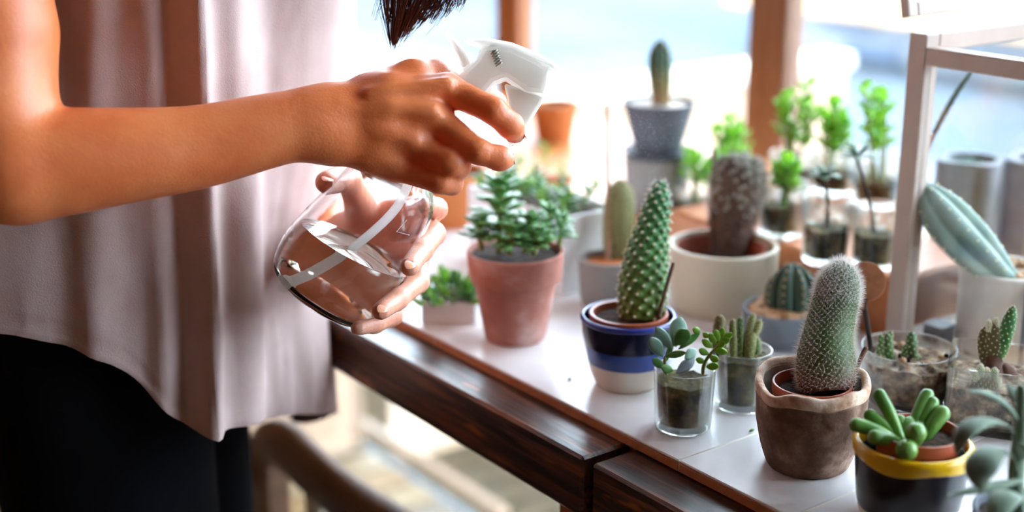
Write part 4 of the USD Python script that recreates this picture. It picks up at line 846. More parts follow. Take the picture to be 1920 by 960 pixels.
# ---- concrete planters in the right background
for x, w, lab in ((1822, 142, 'square-cut concrete planter with a round hole, left of its pair by the window'), (1958, 150, 'second concrete planter cut off by the right edge of the picture')):
    ztop = .862; cc = PT(x, 296, ztop); k = depth(cc) / FPX; h_ = w / 2 * k * .80; z0 = TB + .0003
    t = thing('concrete_planter', lab, 'planter', (cc[0], cc[1], z0)); ax = np.stack([frame_from(E2 * .4 - E1 * .9)[0], frame_from(E2 * .4 - E1 * .9)[1], UP])
    pol = rsq(h_, .012)
    part(t, 'body', join(ext(pol.difference(Point(0, 0).buffer(h_ * .80, quad_segs=12)), .012, ztop - z0, (cc[0], cc[1], z0), ax), ext(pol, 0, .0119, (cc[0], cc[1], z0), ax)), M['concrete'], 30)
    part(t, 'soil', soil_disc(cc, h_ * .79, ztop - .012, .004, seed=int(x)), M['soil'])
    g_ = np.random.default_rng(x)
    for i in range(24):
        a, r = g_.uniform(0, 2 * np.pi), h_ * .6 * math.sqrt(g_.uniform()); b = np.array([cc[0] + r * math.cos(a), cc[1] + r * math.sin(a), ztop - .012]); part(t, 'leaf', leaf(b, b + [g_.normal(0, .004), g_.normal(0, .004), .009], .005, .003, UP, 0, .8, 6, 6), M['jade_grey'], True)

# ---- glass cups with sprouts standing on the wooden block
def sprouts(t, p, n, hpx, mat, seed, lean=.3, leafw=.008, leafn=7):
    g = np.random.default_rng(seed); k = depth(p.c) / FPX; H = hpx * k
    for i in range(n):
        a = g.uniform(0, 2 * np.pi); r = p.rr * .55 * g.uniform(.2, 1); b = np.array([p.c[0] + r * math.cos(a), p.c[1] + r * math.sin(a), p.soil - .003])
        e = b + [lean * H * g.normal(0, .5), lean * H * g.normal(0, .5), H * g.uniform(.6, 1)]
        part(t, 'stem', tube([b, (b + e) / 2 + g.normal(0, .003, 3), e], [.0016, .0014, .0009], 6, 8), M['stem'], True)
        for j in range(leafn):
            q = b + (e - b) * (.45 + .55 * j / (leafn - 1)); an_ = j * 2.4 + g.uniform(0, 1); d = np.array([math.cos(an_), math.sin(an_), .6 + .8 * j / leafn]); d *= .018 / np.linalg.norm(d) * g.uniform(.8, 1.15)
            part(t, 'leaf', leaf(q, q + d, leafw, leafw * .35, UP, .0008, .8, 7, 6), M[mat], True)
RZ = .8003; DZ = TB + .0003
rows = [(1545, 372, 96, 503, 86, RZ, 'glass cup with a small palm-like seedling, nearest the club cactus on the wooden block'), (1636, 384, 92, 512, 84, RZ, 'glass cup with a tall thin-stemmed dark seedling beside the white greenhouse post'), (1462, 338, 92, 452, 84, RZ, 'glass cup of dark soil with lime sprouts right behind the club cactus'),
        (1303, 348, 84, 416, 78, .7763, 'glass cup with a bright green sprout left of the club cactus'), (1375, 300, 84, 384, 78, .7763, 'glass cup with leafy sprouts hidden behind the club cactus, nearest the window'), (1480, 285, 84, 372, 76, RZ, 'glass cup with tall sprouts in front of the brown window post'), (1560, 282, 90, 372, 82, RZ, 'glass cup with short yellow-green sprouts right of the brown window post'), (1640, 298, 92, 396, 84, RZ, 'glass cup with the tallest green sprouts, against the white greenhouse post')]
for i, (x, yr, wr, yb, wb, z, lab) in enumerate(rows):
    t, p = glass_cup('sprout_cup', lab, 'seedling', x, yr, wr, yb, wb, z, soil_px=yr + (yb - yr) * .40, n=36)
    if i < 2:
        k = depth(p.c) / FPX; hx, hy = ((1545, 335), (1606, 298))[i]; Zs = depth(p.c + [0, 0, p.h]); A = np.array([p.c[0], p.c[1], p.soil - .003]); B = P(hx, hy, Zs)
        part(t, 'stem', tube([A, (A * .4 + B * .6) + [.002, 0, 0], B], [.0016, .0015, .0012], 7, 10), M['dark_twig'], True)
        for j in range(11):
            an_ = j * 2 * np.pi / 11; el = (.15, .6)[j % 2]; d = np.array([math.cos(an_) * math.cos(el), math.sin(an_) * math.cos(el), math.sin(el)]) * (34, 42)[i] * k
            part(t, 'leaf', leaf(B, B + d, .007, .0016, UP, .002, .6, 8, 6), M['sprout_dark'], True)
    else:
        sprouts(t, p, (0, 0, 4, 4, 6, 6, 6, 6)[i], (0, 0, 95, 100, 125, 175, 130, 190)[i], 'sprout', 40 + i, leafw=.011, leafn=8)

# ---- far conical pot with its cactus, on a saucer and a pale pot
b_ = Pot(1229, 292, 124, 404, 104, .7763)
t = thing('pale_stand_pot', 'pale grey pot used as a stand under the far slate pot', 'pot', b_.c); part(t, 'body', b_.shell(.005, .006, [(0, 0), (.2, .4), (1, 1)], n=48), M['grey_pot'], 40)
part(t, 'soil', soil_disc(b_.c, b_.rr - .006, b_.top() - .006, .001), M['soil'])
zs = b_.top() + .0002; ks = depth((b_.c[0], b_.c[1], zs)) / FPX; cs = np.array([b_.c[0], b_.c[1], zs])
solo('saucer', lathe(rounded([(0, 0), (.030, 0), (66 * ks, .007), (66 * ks - .0025, .007), (.029, .0025), (0, .0025)], .001), 48, cs), M['slate'], 'dark slate saucer under the far cone-shaped pot', 'saucer')
cb_ = cs + [0, 0, .0027]; zt = z_at(cb_, 190); hh = zt - cb_[2]; rt = 67 * ks; rb = 41 * ks
t = thing('potted_far_cactus', 'single upright cactus in a cone-shaped slate pot, highest on the bench before the window', 'cactus', cb_)
part(t, 'pot', lathe(rounded([(0, 0), (rb, 0), (rt, hh), (rt - .003, hh), (rb - .003, .005), (0, .005)], .001), 56, cb_), M['slate'], 35)
part(t, 'soil', soil_disc(cb_, rt - .005, zt - .004, .001), M['white_conc'])
Zx = depth((cb_[0], cb_[1], zt)); kx = Zx / FPX
sx = Stalk([P(1240, 196, Zx), P(1238, 140, Zx), P(1238, 76, Zx)], [15 * kx, 15 * kx, 17 * kx, 19 * kx, 20 * kx, 20 * kx, 19 * kx, 14 * kx, 1.5 * kx])
part(t, 'stem', sx.mesh(40, 80, lambda u, a, p: .0014 * np.cos(10 * a)), M['c_far'], True)
i_ = np.arange(120); ap, an = sx.at(1 - (i_ + .5) / 120, i_ * 2.399963, .001); curves(t, 'spines', spines_at(ap, an, 5, .003, .6, 21), .0003, .0001, M['spine_tan'])

# ---- terracotta pots at the left background
p_ = Pot(1040, 192, 92, 268, 66, .7763)
t = thing('terracotta_pot', 'plain orange terracotta pot on the sunlit platform by the window', 'pot', p_.c)
def tpot(t, p, n=56):
    rr, rb, hh = p.rr, p.rb, p.h
    part(t, 'body', lathe(rounded([(0, 0), (rb, 0), (rr * .90, hh * .72), (rr * .90 - .004, hh * .72), (rb - .004, .006), (0, .006)], .001), n, p.c), M['terra_plain'], 35)
    part(t, 'rim', lathe(rounded([(rr * .90 - .0045, hh * .71), (rr * .95, hh * .71), (rr, hh), (rr - .006, hh), (rr * .90 - .0045, hh * .71)], .0015), n, p.c), M['terra_plain'], 35)
    part(t, 'soil', soil_disc(p.c, rr * .90 - .005, p.c[2] + hh * .85, .001, n=32), M['soil'])
tpot(t, p_)
p_ = Pot(846, 318, 150, 432, 96, TZ + .0002); t = thing('wide_terracotta_pot', 'wide orange terracotta pot behind the lower hand', 'pot', p_.c); tpot(t, p_)
# little plants around the platform
for nm, x, yb, h, lab in (('seedling', 1020, 352, 60, 'tiny green seedling rising between the fingertips and the far pot'), ('seedling', 1052, 352, 26, 'tiny seedling with a pale leaf above the white trough')):
    b = PT(x, yb, .7763); t = thing(nm, lab, 'seedling', b); k = depth(b) / FPX
    part(t, 'pot', lathe(rounded([(0, 0), (.011, 0), (.014, .012), (.012, .012), (.010, .002), (0, .002)], .0006), 24, b), M['terra_plain'])
    part(t, 'soil', soil_disc(b, .0115, b[2] + .010, .0005, n=20, rings=3), M['soil'])
    e = b + [0, 0, h * k + .01]; part(t, 'stem', tube([b + [0, 0, .009], (b + e) / 2 + [.002, 0, 0], e], .0009, 6, 8), M['stem'], True)
    for j in range(7):
        q = b + (e - b) * (.5 + .5 * j / 6); d = np.array([math.cos(j * 2.4), math.sin(j * 2.4), .4]) * .011; part(t, 'leaf', leaf(q, q + d, .006, .002, UP, .0005, .8, 7, 6), M['sprout'], True)
b = PT(1090, 382, DZ); solo('black_tray', lathe(rounded([(0, 0), (.026, 0), (.030, .012), (.027, .012), (.024, .003), (0, .003)], .001), 40, (b[0], b[1], TB + .0003)), M['black'], 'small black tray in shadow behind the white trough', 'tray')
b = PT(1750, 640); sb_, tb_ = b @ E1, b @ E2
tr_ = rsq(.010, .004); solo('black_rest', ext(tr_, 0, .022, T(.650, .912, TZ + .0003), TAX), M['black'], 'low black block in front of the wooden block under the greenhouse', 'tray', 30)

# ---- white miniature greenhouse
gc = PT(1656, 650); gs, gt = gc @ E1, gc @ E2; bw = .0165
zE = z_at(gc, 60); zU = zE
gw, gd, hz = .30, .20, TZ + .0003
t = thing('mini_greenhouse', 'white framed miniature glass greenhouse with an open roof flap at the right', 'greenhouse', T(gs, gt, hz))
s0_, s1_ = gs - gw, gs
def bar(a, b, c, d, e, f, nm, lab=None): part(t, nm, tbox(a, b, c, d, e, f, .001), M['gh_metal'], False, label=lab)
for s in (s1_ - bw, s0_):
    for t_ in (gt, gt + gd - bw): bar(s, s + bw, t_, t_ + bw, hz, zE, 'post')
for t_ in (gt, gt + gd - bw): bar(s0_ + bw, s1_ - bw, t_, t_ + bw, zE - .0135 - .010, zE - .010, 'eave_rail'); bar(s0_ + bw, s1_ - bw, t_, t_ + bw, hz, hz + .010, 'base_rail')
for s in (s1_ - bw, s0_): bar(s, s + bw, gt + bw, gt + gd - bw, zE - .0145, zE, 'gable_rail'); bar(s, s + bw, gt + bw, gt + gd - bw, hz, hz + .010, 'base_rail')
for s in (s1_ - bw * .6, s0_ + bw * .4): part(t, 'pane', tbox(s, s + .002, gt + bw, gt + gd - bw, hz + .010, zE - .0145), M['pane'], False)
for t_ in (gt + bw * .4, gt + gd - bw * .6): part(t, 'pane', tbox(s0_ + bw, s1_ - bw, t_, t_ + .002, hz + .010, zE - .0235), M['pane'], False)
# roof: the near flap stands open on the left eave, the other leans to the ridge
def flap(lo_, dr_, L, W):
    dr_ = dr_ / np.linalg.norm(dr_); ax = np.stack([E2, dr_, np.cross(E2, dr_)]); mid = lo_ + dr_ * L / 2
    fr = part(t, 'roof_flap', join(*[box(mid + E2 * q, bw * .7, L, .008, ax, .001) for q in (-W / 2, W / 2)], *[box(mid + dr_ * q, W - bw * .7, bw * .7, .008, ax, .001) for q in (-L / 2 + bw * .35, L / 2 - bw * .35)]), M['gh_metal'], False)
    part(fr, 'pane', box(mid, W - bw * .7, L - bw * 1.4, .002, ax), M['pane'], False)
flap(T(s1_ - .004, gt + gd / 2, zE + .012), E1 * .22 + UP, .12, gd + .012)
flap(T(s0_ + .004, gt + gd / 2, zE + .002), -E1 * -.9 + UP * .55, .16, gd + .012)
# grey plastic stake at the right border
q = PT(1914, 690); solo('grey_plant_stake', box(q + [0, 0, .034], .005, .005, .068, TAX, .0006), M['grey_glass'], 'grey square stake standing at the right border', 'stake', False)
b = PT(1404, 812); solo('fallen_leaf', leaf(b + [0, 0, .001], b + [.004, .002, .0022], .003, .0015), M['jade'], 'tiny green leaf bit fallen on the tile joint', 'leaf', True)
b = PT(1068, 713); solo('soil_crumb', blob(b + [0, 0, .001], .0013, 1, .3, 2), M['twig'], 'tiny brown soil crumb on the white tile left of the blue pot', 'crumb', True)
# ================================================================ SPRAY BOTTLE
ZS = 0.925                                    # distance of the sprayer's middle plane
tax = 0.574, -0.819                           # bottle axis in the picture, towards the head
AXB = tax[0] * R * .98 - tax[1] * U * .98 - F * .20; AXB /= np.linalg.norm(AXB)
BO = P(597, 562, 0.968)
bx_ = np.cross(AXB, np.cross(F, AXB)); BAX = np.stack([np.cross(-F, AXB) / np.linalg.norm(np.cross(F, AXB)), np.zeros(3), AXB]); BAX[1] = np.cross(BAX[2], BAX[0])
sp = thing('spray_bottle', 'clear glass spray bottle with water and a frosted trigger head, held in both hands', 'spray bottle', BO)
kb = .968 / FPX / .975
tz = lambda t: (120 - t) * kb
prof = [(0, .003), (.018, .0015), (.029, 0), (104 * kb, tz(108)), (112 * kb, tz(88)), (117 * kb, tz(60)), (117.5 * kb, tz(36)), (112 * kb, tz(0)), (103 * kb, tz(-50)), (95 * kb, tz(-92)), (88 * kb, tz(-125)), (76 * kb, tz(-150)), (55 * kb, tz(-172)), (40 * kb, tz(-188)), (36 * kb, tz(-205)), (36 * kb, tz(-235))]
prof = spline(np.array([(a, b) for a, b in prof]), 60) if False else np.array(prof)
def inset(pr, w):
    pr = np.array(pr); d = np.gradient(pr, axis=0); n = np.stack([-d[:, 1], d[:, 0]], 1); n /= np.linalg.norm(n, axis=1, keepdims=True); q = pr + n * w; q[:, 0] = np.maximum(q[:, 0], 0); return q
def bez(pr, m=5): return rounded(pr, .012, m)
outp = bez(prof); inp = bez(prof); inp = inset(inp, .0022); inp = inp[inp[:, 1] > .0065]; inp = np.vstack([[0, .0068], [.02, .0066], inp[2:]])
part(sp, 'glass', lathe(np.vstack([outp, inp[::-1]]), 72, BO, None, BAX), M['bottle'], 40)
# water: follows the inside wall a hair within it, up to a slightly tilted surface
wz = tz(-2)
wp = inset(bez(prof), .0023 + .00015); wp = wp[(wp[:, 1] > .0068) & (wp[:, 1] < wz - .001)]
wp = np.vstack([[0, .0071], [.02, .0069], wp[2:], [wp[-1][0] - .0004, wz - .0006], [wp[-1][0] * .8, wz], [wp[-1][0] * .4, wz], [0, wz]])
def wtilt(v, a):
    k = np.clip((v[..., 2] - wz * .35) / (wz * .65), 0, 1); v[..., 2] += k * (-.10 * v[..., 0] + .05 * v[..., 1]); return v
part(sp, 'water', lathe(wp, 72, BO, wtilt, BAX), M['water'], 40)
tubep = [P(541, 533, .962), P(600, 507, .956), P(660, 466, .950), P(715, 420, .945), P(752, 375, .940), P(768, 335, .936), P(800, 270, .930), P(830, 230, .928)]
part(sp, 'dip_tube', tube(tubep, 8.6 * .95 / FPX, 12, 50), M['tube'], True)
part(sp, 'tube_filter', tube([P(532, 537, .963), P(556, 526, .960)], 12.5 * .95 / FPX, 12, 6), M['tube'], True)
HP = C + F * ZS
def pl(x, y): return np.array([(x - 960) * ZS / FPX, -(y - 480) * ZS / FPX])
HAX = np.stack([R, U, -F])
def plate(pts, th, mat, nm, bev=.0012, holes=(), off=0.0, lab=None, smooth_=2):
    """an outline in the sprayer's own plane, th thick, with rounded edges"""
    q = Polygon([pl(*p) for p in pts], [[pl(*p) for p in h] for h in holes]).buffer(.0012).buffer(-.0024).buffer(.0012)
    ms = []; lv = [(0, bev), (bev * .3, bev * .3), (bev, 0)]
    ms.append(ext(q, -th / 2 + bev, th / 2 - bev, HP - F * off, HAX))
    for s in (-1, 1):
        for o, z in ((bev * .35, bev * .35), (bev, 0)):
            g = q.buffer(-o)
            if not g.is_empty:
                for gg in getattr(g, 'geoms', [g]): ms.append(ext(gg, *(sorted((s * (th / 2 - bev - .0002), s * (th / 2 - z)))), HP - F * off, HAX))
    return part(sp, nm, join(*ms), mat, 25, label=lab)
plate([(902, 92), (925, 84), (960, 92), (1000, 110), (1030, 130), (1026, 165), (1020, 182), (985, 176), (948, 150), (928, 158), (905, 186), (880, 205), (848, 190), (856, 150), (876, 128), (893, 112)], .022, M['frost'], 'shroud', .004)
plate([(868, 74), (910, 73), (960, 82), (1010, 102), (1046, 124), (1042, 136), (1005, 120), (958, 100), (905, 90), (872, 80)], .016, M['frost'], 'top_cover', .002, off=.0)
plate([(836, 57), (848, 66), (862, 82), (877, 104), (884, 122), (868, 132), (860, 110), (846, 84), (832, 62)], .014, M['frost'], 'back_fin', .002)
plate([(945, 158), (985, 168), (1022, 184), (1008, 206), (992, 232), (975, 262), (956, 276), (950, 262), (962, 232), (955, 200)], .012, M['frost'], 'trigger', .002)
nz = [P(1024, 128, ZS), P(1075, 150, ZS)]; na = frame_from(nz[1] - nz[0], F)
part(sp, 'nozzle', lathe(rounded([(0, 0), (.0088, 0), (.0076, .019), (.0068, .0195), (.0030, .0195), (.0028, .016), (0, .016)], .0012), 4 * 10, P(1022, 138, ZS), None, np.stack([na[1], na[2], na[0]])), M['frost'], 40)
# coil spring, collar and neck on the bottle's axis
def ab(t): return BO + AXB * tz(t)
part(sp, 'collar', lathe(rounded([(0, 0), (46 * kb, 0), (46 * kb, .016), (38 * kb, .020), (0, .020)], .001), 48, ab(-214), lambda v, a: v * np.where(v[..., :1] * 0 + np.hypot(v[..., 0], v[..., 1])[..., None] > 44 * kb, 1, 1), BAX), M['frost'], 35)
part(sp, 'neck', lathe(rounded([(0, 0), (30 * kb, 0), (28 * kb, .034), (0, .034)], .002), 32, ab(-262), None, BAX), M['frost'], 35)
th_ = np.linspace(0, 2 * np.pi * 6, 120); sa, sb2 = P(925, 94, ZS - .0115), P(936, 122, ZS - .0115); sx_ = frame_from(sb2 - sa, F)
part(sp, 'spring', tube(sa + (sb2 - sa) * np.linspace(0, 1, 120)[:, None] + .0022 * (np.cos(th_)[:, None] * sx_[1] + np.sin(th_)[:, None] * sx_[2] * .4), .00045, 6, 160), M['steel'], True)
g_ = kb * 105
part(sp, 'scale_mark', tube([P(763, 412, .914), P(744, 436, .9125), P(768, 441, .9135)], .00022, 5, 3, cap=False), M['print'], False)

# fine mist of drops drifting from the nozzle over the plants
g_ = np.random.default_rng(77); N_ = 9000
tip = P(1078, 150, ZS); u_ = g_.uniform(0, 1, N_) ** .7; dist = .02 + .42 * u_
base_ = P(1300, 300, 1.10) - tip; base_ /= np.linalg.norm(base_)
dd = base_ + g_.normal(0, .19, (N_, 3)) + np.array([0, 0, -.10]); dd /= np.linalg.norm(dd, axis=1, keepdims=True)
pos = tip + dd * dist[:, None]; pos[:, 2] -= .10 * u_ ** 2
keep = pos[:, 2] > TZ + .02; pos = pos[keep]; N_ = len(pos)
mi = UsdGeom.PointInstancer.Define(stage, '/World/water_mist')
proto = usdkit.mesh(stage, '/World/water_mist/drop', trimesh.creation.icosphere(1, 1.0), M['mist'], smooth=True)
mi.CreatePrototypesRel().SetTargets(['/World/water_mist/drop']); mi.CreateProtoIndicesAttr(Vt.IntArray([0] * N_)); mi.CreatePositionsAttr(Vt.Vec3fArray.FromNumpy(pos.astype(np.float32)))
mi.CreateScalesAttr(Vt.Vec3fArray.FromNumpy(np.repeat(g_.uniform(.00006, .00017, N_)[:, None], 3, 1).astype(np.float32)))
key(mi.GetPrim(), label='fine water mist sprayed from the nozzle drifting over the cacti', category='water mist', kind='stuff')

# ================================================================ THE PERSON
def seg_d(p, a, b, ra, rb):
    ab_ = b - a; t = np.clip(((p - a) @ ab_) / max(ab_ @ ab_, 1e-12), 0, 1)
    return np.linalg.norm(p - a - t[:, None] * ab_, axis=1) - (ra + (rb - ra) * t)
def smin(a, b, k):
    h = np.clip(.5 + .5 * (b - a) / k, 0, 1); return b + (a - b) * h - k * h * (1 - h)
def chain(pts, rad): return [(np.asarray(pts[i], float), np.asarray(pts[i + 1], float), rad[i], rad[i + 1]) for i in range(len(pts) - 1)]
def chain_s(pts, rad, n=28):
    q = spline(np.hstack([np.asarray(pts, float), np.asarray(rad, float)[:, None]]), n); return chain(q[:, :3], q[:, 3])
def group(p, segs, k):
    d = None
    for a, b, ra, rb in segs:
        q = seg_d(p, a, b, ra, rb); d = q if d is None else smin(d, q, k)
    return d
def surface(sdf, lo, hi, h, B=16, slack=.012):
    """surface nets over the blocks that the surface crosses"""
    lo = np.asarray(lo); n = (np.ceil((np.asarray(hi) - lo) / (h * B)).astype(int)) * B; nb = n // B
    G = np.full(n + 1, 1.0, np.float32)
    bi = np.stack(np.meshgrid(*[np.arange(k) for k in nb], indexing='ij'), -1).reshape(-1, 3)
    cen = lo + (bi + .5) * B * h; cb0 = cen.reshape(*nb, 3); dc = np.concatenate([sdf(cb0[i].reshape(-1, 3)) for i in range(nb[0])]); near = np.abs(dc) < B * h * .87 + slack
    G_ = np.sign(dc).astype(np.float32)
    off = np.stack(np.meshgrid(*[np.arange(B + 1)] * 3, indexing='ij'), -1).reshape(-1, 3)
    for (i, j, k), s in zip(bi[~near] * B, G_[~near]): G[i:i + B + 1, j:j + B + 1, k:k + B + 1] = s
    nbk = bi[near] * B
    for c0 in range(0, len(nbk), 1):
        ch = nbk[c0:c0 + 1]; pts = lo + (ch[:, None] + off[None]) * h
        val = sdf(pts.reshape(-1, 3)).reshape(len(ch), B + 1, B + 1, B + 1)
        for (i, j, k), v in zip(ch, val): G[i:i + B + 1, j:j + B + 1, k:k + B + 1] = v
    ins = G < 0
    cnt = np.zeros(n, np.int8)
    for a in np.ndindex(2, 2, 2): cnt += ins[a[0]:n[0] + a[0], a[1]:n[1] + a[1], a[2]:n[2] + a[2]]
    act = np.argwhere((cnt > 0) & (cnt < 8)); idx = np.full(n, -1, np.int32); idx[tuple(act.T)] = np.arange(len(act))
    acc = np.zeros((len(act), 3)); w = np.zeros(len(act))
    cs_ = list(np.ndindex(2, 2, 2))
    for a in cs_:
        for d in range(3):
            if a[d]: continue
            b = list(a); b[d] = 1
            fa = G[tuple((act + a).T)]; fb = G[tuple((act + b).T)]; m = (fa < 0) != (fb < 0)
            t = np.where(m, fa / np.where(m, fa - fb, 1), 0); q = np.array(a) + t[:, None] * np.eye(3)[d]
            acc += q * m[:, None]; w += m
    V = lo + (act + acc / w[:, None]) * h
    Fs = []
    for d in range(3):
        e1_, e2_ = (d + 1) % 3, (d + 2) % 3
        sl = [slice(None)] * 3; sl2 = [slice(None)] * 3; sl[d] = slice(0, -1); sl2[d] = slice(1, None)
        a_, b_ = ins[tuple(sl)], ins[tuple(sl2)]; e = np.argwhere(a_ != b_)
        e = e[(e[:, e1_] > 0) & (e[:, e2_] > 0) & (e[:, e1_] < n[e1_]) & (e[:, e2_] < n[e2_])]
        o1, o2 = np.eye(3, dtype=int)[e1_], np.eye(3, dtype=int)[e2_]
        q = np.stack([idx[tuple((e - o1 - o2).T)], idx[tuple((e - o2).T)], idx[tuple(e.T)], idx[tuple((e - o1).T)]], 1)
        fl = a_[tuple(e.T)]; q[~fl] = q[~fl][:, ::-1]; Fs.append(q[(q >= 0).all(1)])
    return V, np.vstack(Fs)

X0, Y0 = -.315, 1.095                         # torso centre
# right arm (nearest the camera), wrist and hand: joints at their places in space
W1, W2 = P(622, 210, .899), P(628, 254, .899)
elb = P(28, 312, .850)
arm_r = chain([np.array([-.345, .90, 1.27]), P(-14, 60, .850), P(-8, 200, .850), elb], [.042, .0385, .0368, .0352]) \
    + chain_s([elb, P(150, 300, .860), P(250, 290, .868), P(380, 274, .880), P(500, 246, .889), P(590, 232, .896)], [.0350, .0325, .0293, .0262, .0238, .0222]) \
    + chain([P(590, 222, .896), W1], [.0180, .0150]) + chain([P(590, 242, .896), W2], [.0185, .0150])
MCP = [P(838, 166, .907), P(812, 219, .902), P(778, 271, .904), P(742, 312, .909)]
palm_r = chain([W1, P(730, 178, .901), MCP[0]], [.0160, .0125, .0092]) + chain([W1 * .5 + W2 * .5, P(720, 214, .898), MCP[1]], [.016, .0130, .0094]) + chain([W2, P(716, 252, .900), MCP[2]], [.0155, .0134, .0088]) + chain([W2, P(700, 285, .906), MCP[3]], [.0145, .0126, .0084]) \
    + chain([P(690, 215, .91), P(780, 215, .908), P(790, 240, .906)], [.016, .015, .013])
# extensor tendons and knuckles raised on the back of the hand
tend = chain([P(640, 206, .8835), P(735, 202, .8850), P(812, 210, .8890)], [.0030, .0030, .0054]) + chain([P(690, 176, .8855), P(838, 159, .8940)], [.0024, .0052]) + chain([P(690, 236, .8870), P(776, 264, .8910)], [.0022, .0046]) + chain([P(720, 296, .897), P(742, 308, .900)], [.0022, .0040])
thumb_r = chain([P(690, 180, .910), P(775, 150, .922), P(815, 142, .934), P(880, 168, .952), P(930, 192, .962)], [.0150, .0135, .0110, .0095, .0078])
fing_r = [chain([MCP[0], P(926, 208, .892), P(957, 235, .898), P(965, 248, .914)], [.0100, .0086, .0084, .0075]), chain([MCP[1], P(897, 284, .889), P(937, 297, .894), P(947, 298, .910)], [.0100, .0083, .0079, .0068]),
          chain([MCP[2], P(846, 304, .893), P(858, 311, .901), P(856, 314, .912)], [.0100, .0090, .0086, .0072]), chain([MCP[3], P(826, 340, .899), P(847, 344, .905), P(846, 344, .915)], [.0094, .0080, .0074, .0064])]
# left arm and hand behind the bottle
WL = P(655, 452, 1.050)
arm_l = chain([np.array([-.33, 1.275, 1.27]), np.array([-.26, 1.33, 1.02]), P(600, 470, 1.11), WL], [.040, .034, .026, .0200])
ML = [P(796, 388, 1.012), P(800, 432, 1.008), P(778, 490, 1.006), P(732, 545, 1.006)]
palm_l = chain([WL, P(735, 410, 1.034), ML[0]], [.020, .0135, .0095]) + chain([WL, P(740, 440, 1.032), ML[1]], [.020, .0135, .0095]) + chain([WL, P(725, 478, 1.030), ML[2]], [.020, .0130, .0092]) + chain([WL, P(700, 510, 1.028), ML[3]], [.019, .0125, .0085])
thumb_l = chain([P(680, 430, 1.040), P(672, 375, 1.020), P(648, 330, .990), P(612, 342, .958)], [.0150, .0115, .0092, .0080])
fing_l = [chain([ML[0], P(818, 392, .988), P(800, 385, .972)], [.0088, .0078, .0066]), chain([ML[1], P(813, 438, .976), P(790, 470, .945), P(768, 500, .9205)], [.0092, .0082, .0076, .0066]),
          chain([ML[2], P(783, 528, .976), P(745, 561, .946), P(714, 583, .9260)], [.0090, .0080, .0074, .0064]), chain([ML[3], P(735, 592, .976), P(702, 606, .957), P(672, 613, .944)], [.0082, .0074, .0068, .0058])]
torso = [(np.array([X0 - .02, Y0 - .075, .87]), np.array([X0 - .02, Y0 + .075, .87]), .088, .088), (np.array([X0 + .0, Y0 - .035, 1.02]), np.array([X0, Y0 + .05, 1.02]), .070, .070), (np.array([X0, Y0 - .045, 1.16]), np.array([X0, Y0 + .065, 1.16]), .088, .088),
         (np.array([X0 - .02, Y0 - .15, 1.275]), np.array([X0 - .02, Y0 + .15, 1.275]), .042, .042), (np.array([X0, Y0, .87]), np.array([X0, Y0, 1.25]), .085, .080), (np.array([X0 + .055, Y0 - .07, 1.15]), np.array([X0 + .055, Y0 + .07, 1.15]), .048, .048)]
hd = np.array([X0 + .125, Y0, 1.43])
neck = chain([np.array([X0 - .015, Y0, 1.28]), np.array([X0 + .07, Y0, 1.38])], [.052, .046])
head = [(hd + [-.03, 0, .03], hd + [.02, 0, .035], .088, .078), (hd + [.035, 0, -.02], hd + [.055, 0, -.065], .060, .032), (hd + [.085, 0, .01], hd + [.108, 0, -.022], .010, .014)]
for sg in (-1, 1): head.append((hd + [-.01, sg * .078, .0], hd + [-.005, sg * .083, -.03], .012, .009))
hip = [np.array([X0 - .018, Y0 + s * .075, .83]) for s in (-1, 1)]; knee = [np.array([X0 - .005, Y0 + s * .07, .46]) for s in (-1, 1)]; ank = [np.array([X0 - .02, Y0 + s * .07, .075]) for s in (-1, 1)]
legs = [chain([hip[i], knee[i], ank[i]], [.078, .050, .036]) for i in (0, 1)]
feet = [(ank[i] - [0, 0, .035], ank[i] + [.14, 0, -.045], .033, .027) for i in (0, 1)]
def hand(p, palm, fings, thumb, extra=None):
    d = group(p, palm, .010)
    if extra: d = smin(d, group(p, extra, .003), .007)
    f = None
    for q in fings:
        e = group(p, q, .0035); f = e if f is None else np.minimum(f, e)
    d = smin(d, f, .0055)
    return smin(d, group(p, thumb, .004), .008)
def near_box(segs, pad=.07):
    q = np.array([x for a, b, ra, rb in segs for x in (a, b)]); m = max(max(ra, rb) for *_, ra, rb in segs) + pad
    return q.min(0) - m, q.max(0) + m
def far_off(p, bx):
    lo, hi = p.min(0), p.max(0); return bool((lo > bx[1]).any() or (hi < bx[0]).any())
_all = lambda *g: [x for q in g for x in q]
BXS = {'t': near_box(torso + neck, .10), 'h': near_box(head), 'l': near_box(_all(*legs, feet), .08), 'ar': near_box(arm_r), 'hr': near_box(_all(palm_r, *fing_r, thumb_r)), 'al': near_box(arm_l), 'hl': near_box(_all(palm_l, *fing_l, thumb_l))}
def bodysdf(p):
    ok = {k: not far_off(p, b) for k, b in BXS.items()}
    d = np.full(len(p), .5)
    if ok['t']: d = group(p, torso + neck, .06)
    if ok['h']: d = smin(d, group(p, head, .02), .03)
    if ok['l']:
        for l in legs: d = smin(d, group(p, l, .03), .05)
        for f in feet: d = smin(d, group(p, [f], .01), .02)
    ar = np.full(len(p), .5)
    if ok['ar']: ar = smin(group(p, arm_r[:3], .004), smin(group(p, arm_r[3:30], .0006), group(p, arm_r[30:], .004), .010), .006)
    if ok['hr']: ar = smin(ar, hand(p, palm_r, fing_r, thumb_r, tend), .012)
    al = np.full(len(p), .5)
    if ok['al']: al = group(p, arm_l, .02)
    if ok['hl']: al = smin(al, hand(p, palm_l, fing_l, thumb_l), .012)
    return smin(smin(d, ar, .02), al, .02)
person = thing('person', 'person in a loose mauve top and dark trousers spraying the plants', 'person', (X0, Y0, 0))
bv, bf = surface(bodysdf, (-.53, .71, -.005), (.06, 1.42, 1.60), .0026)
body = part(person, 'body', (bv, bf), M['skin'], True)
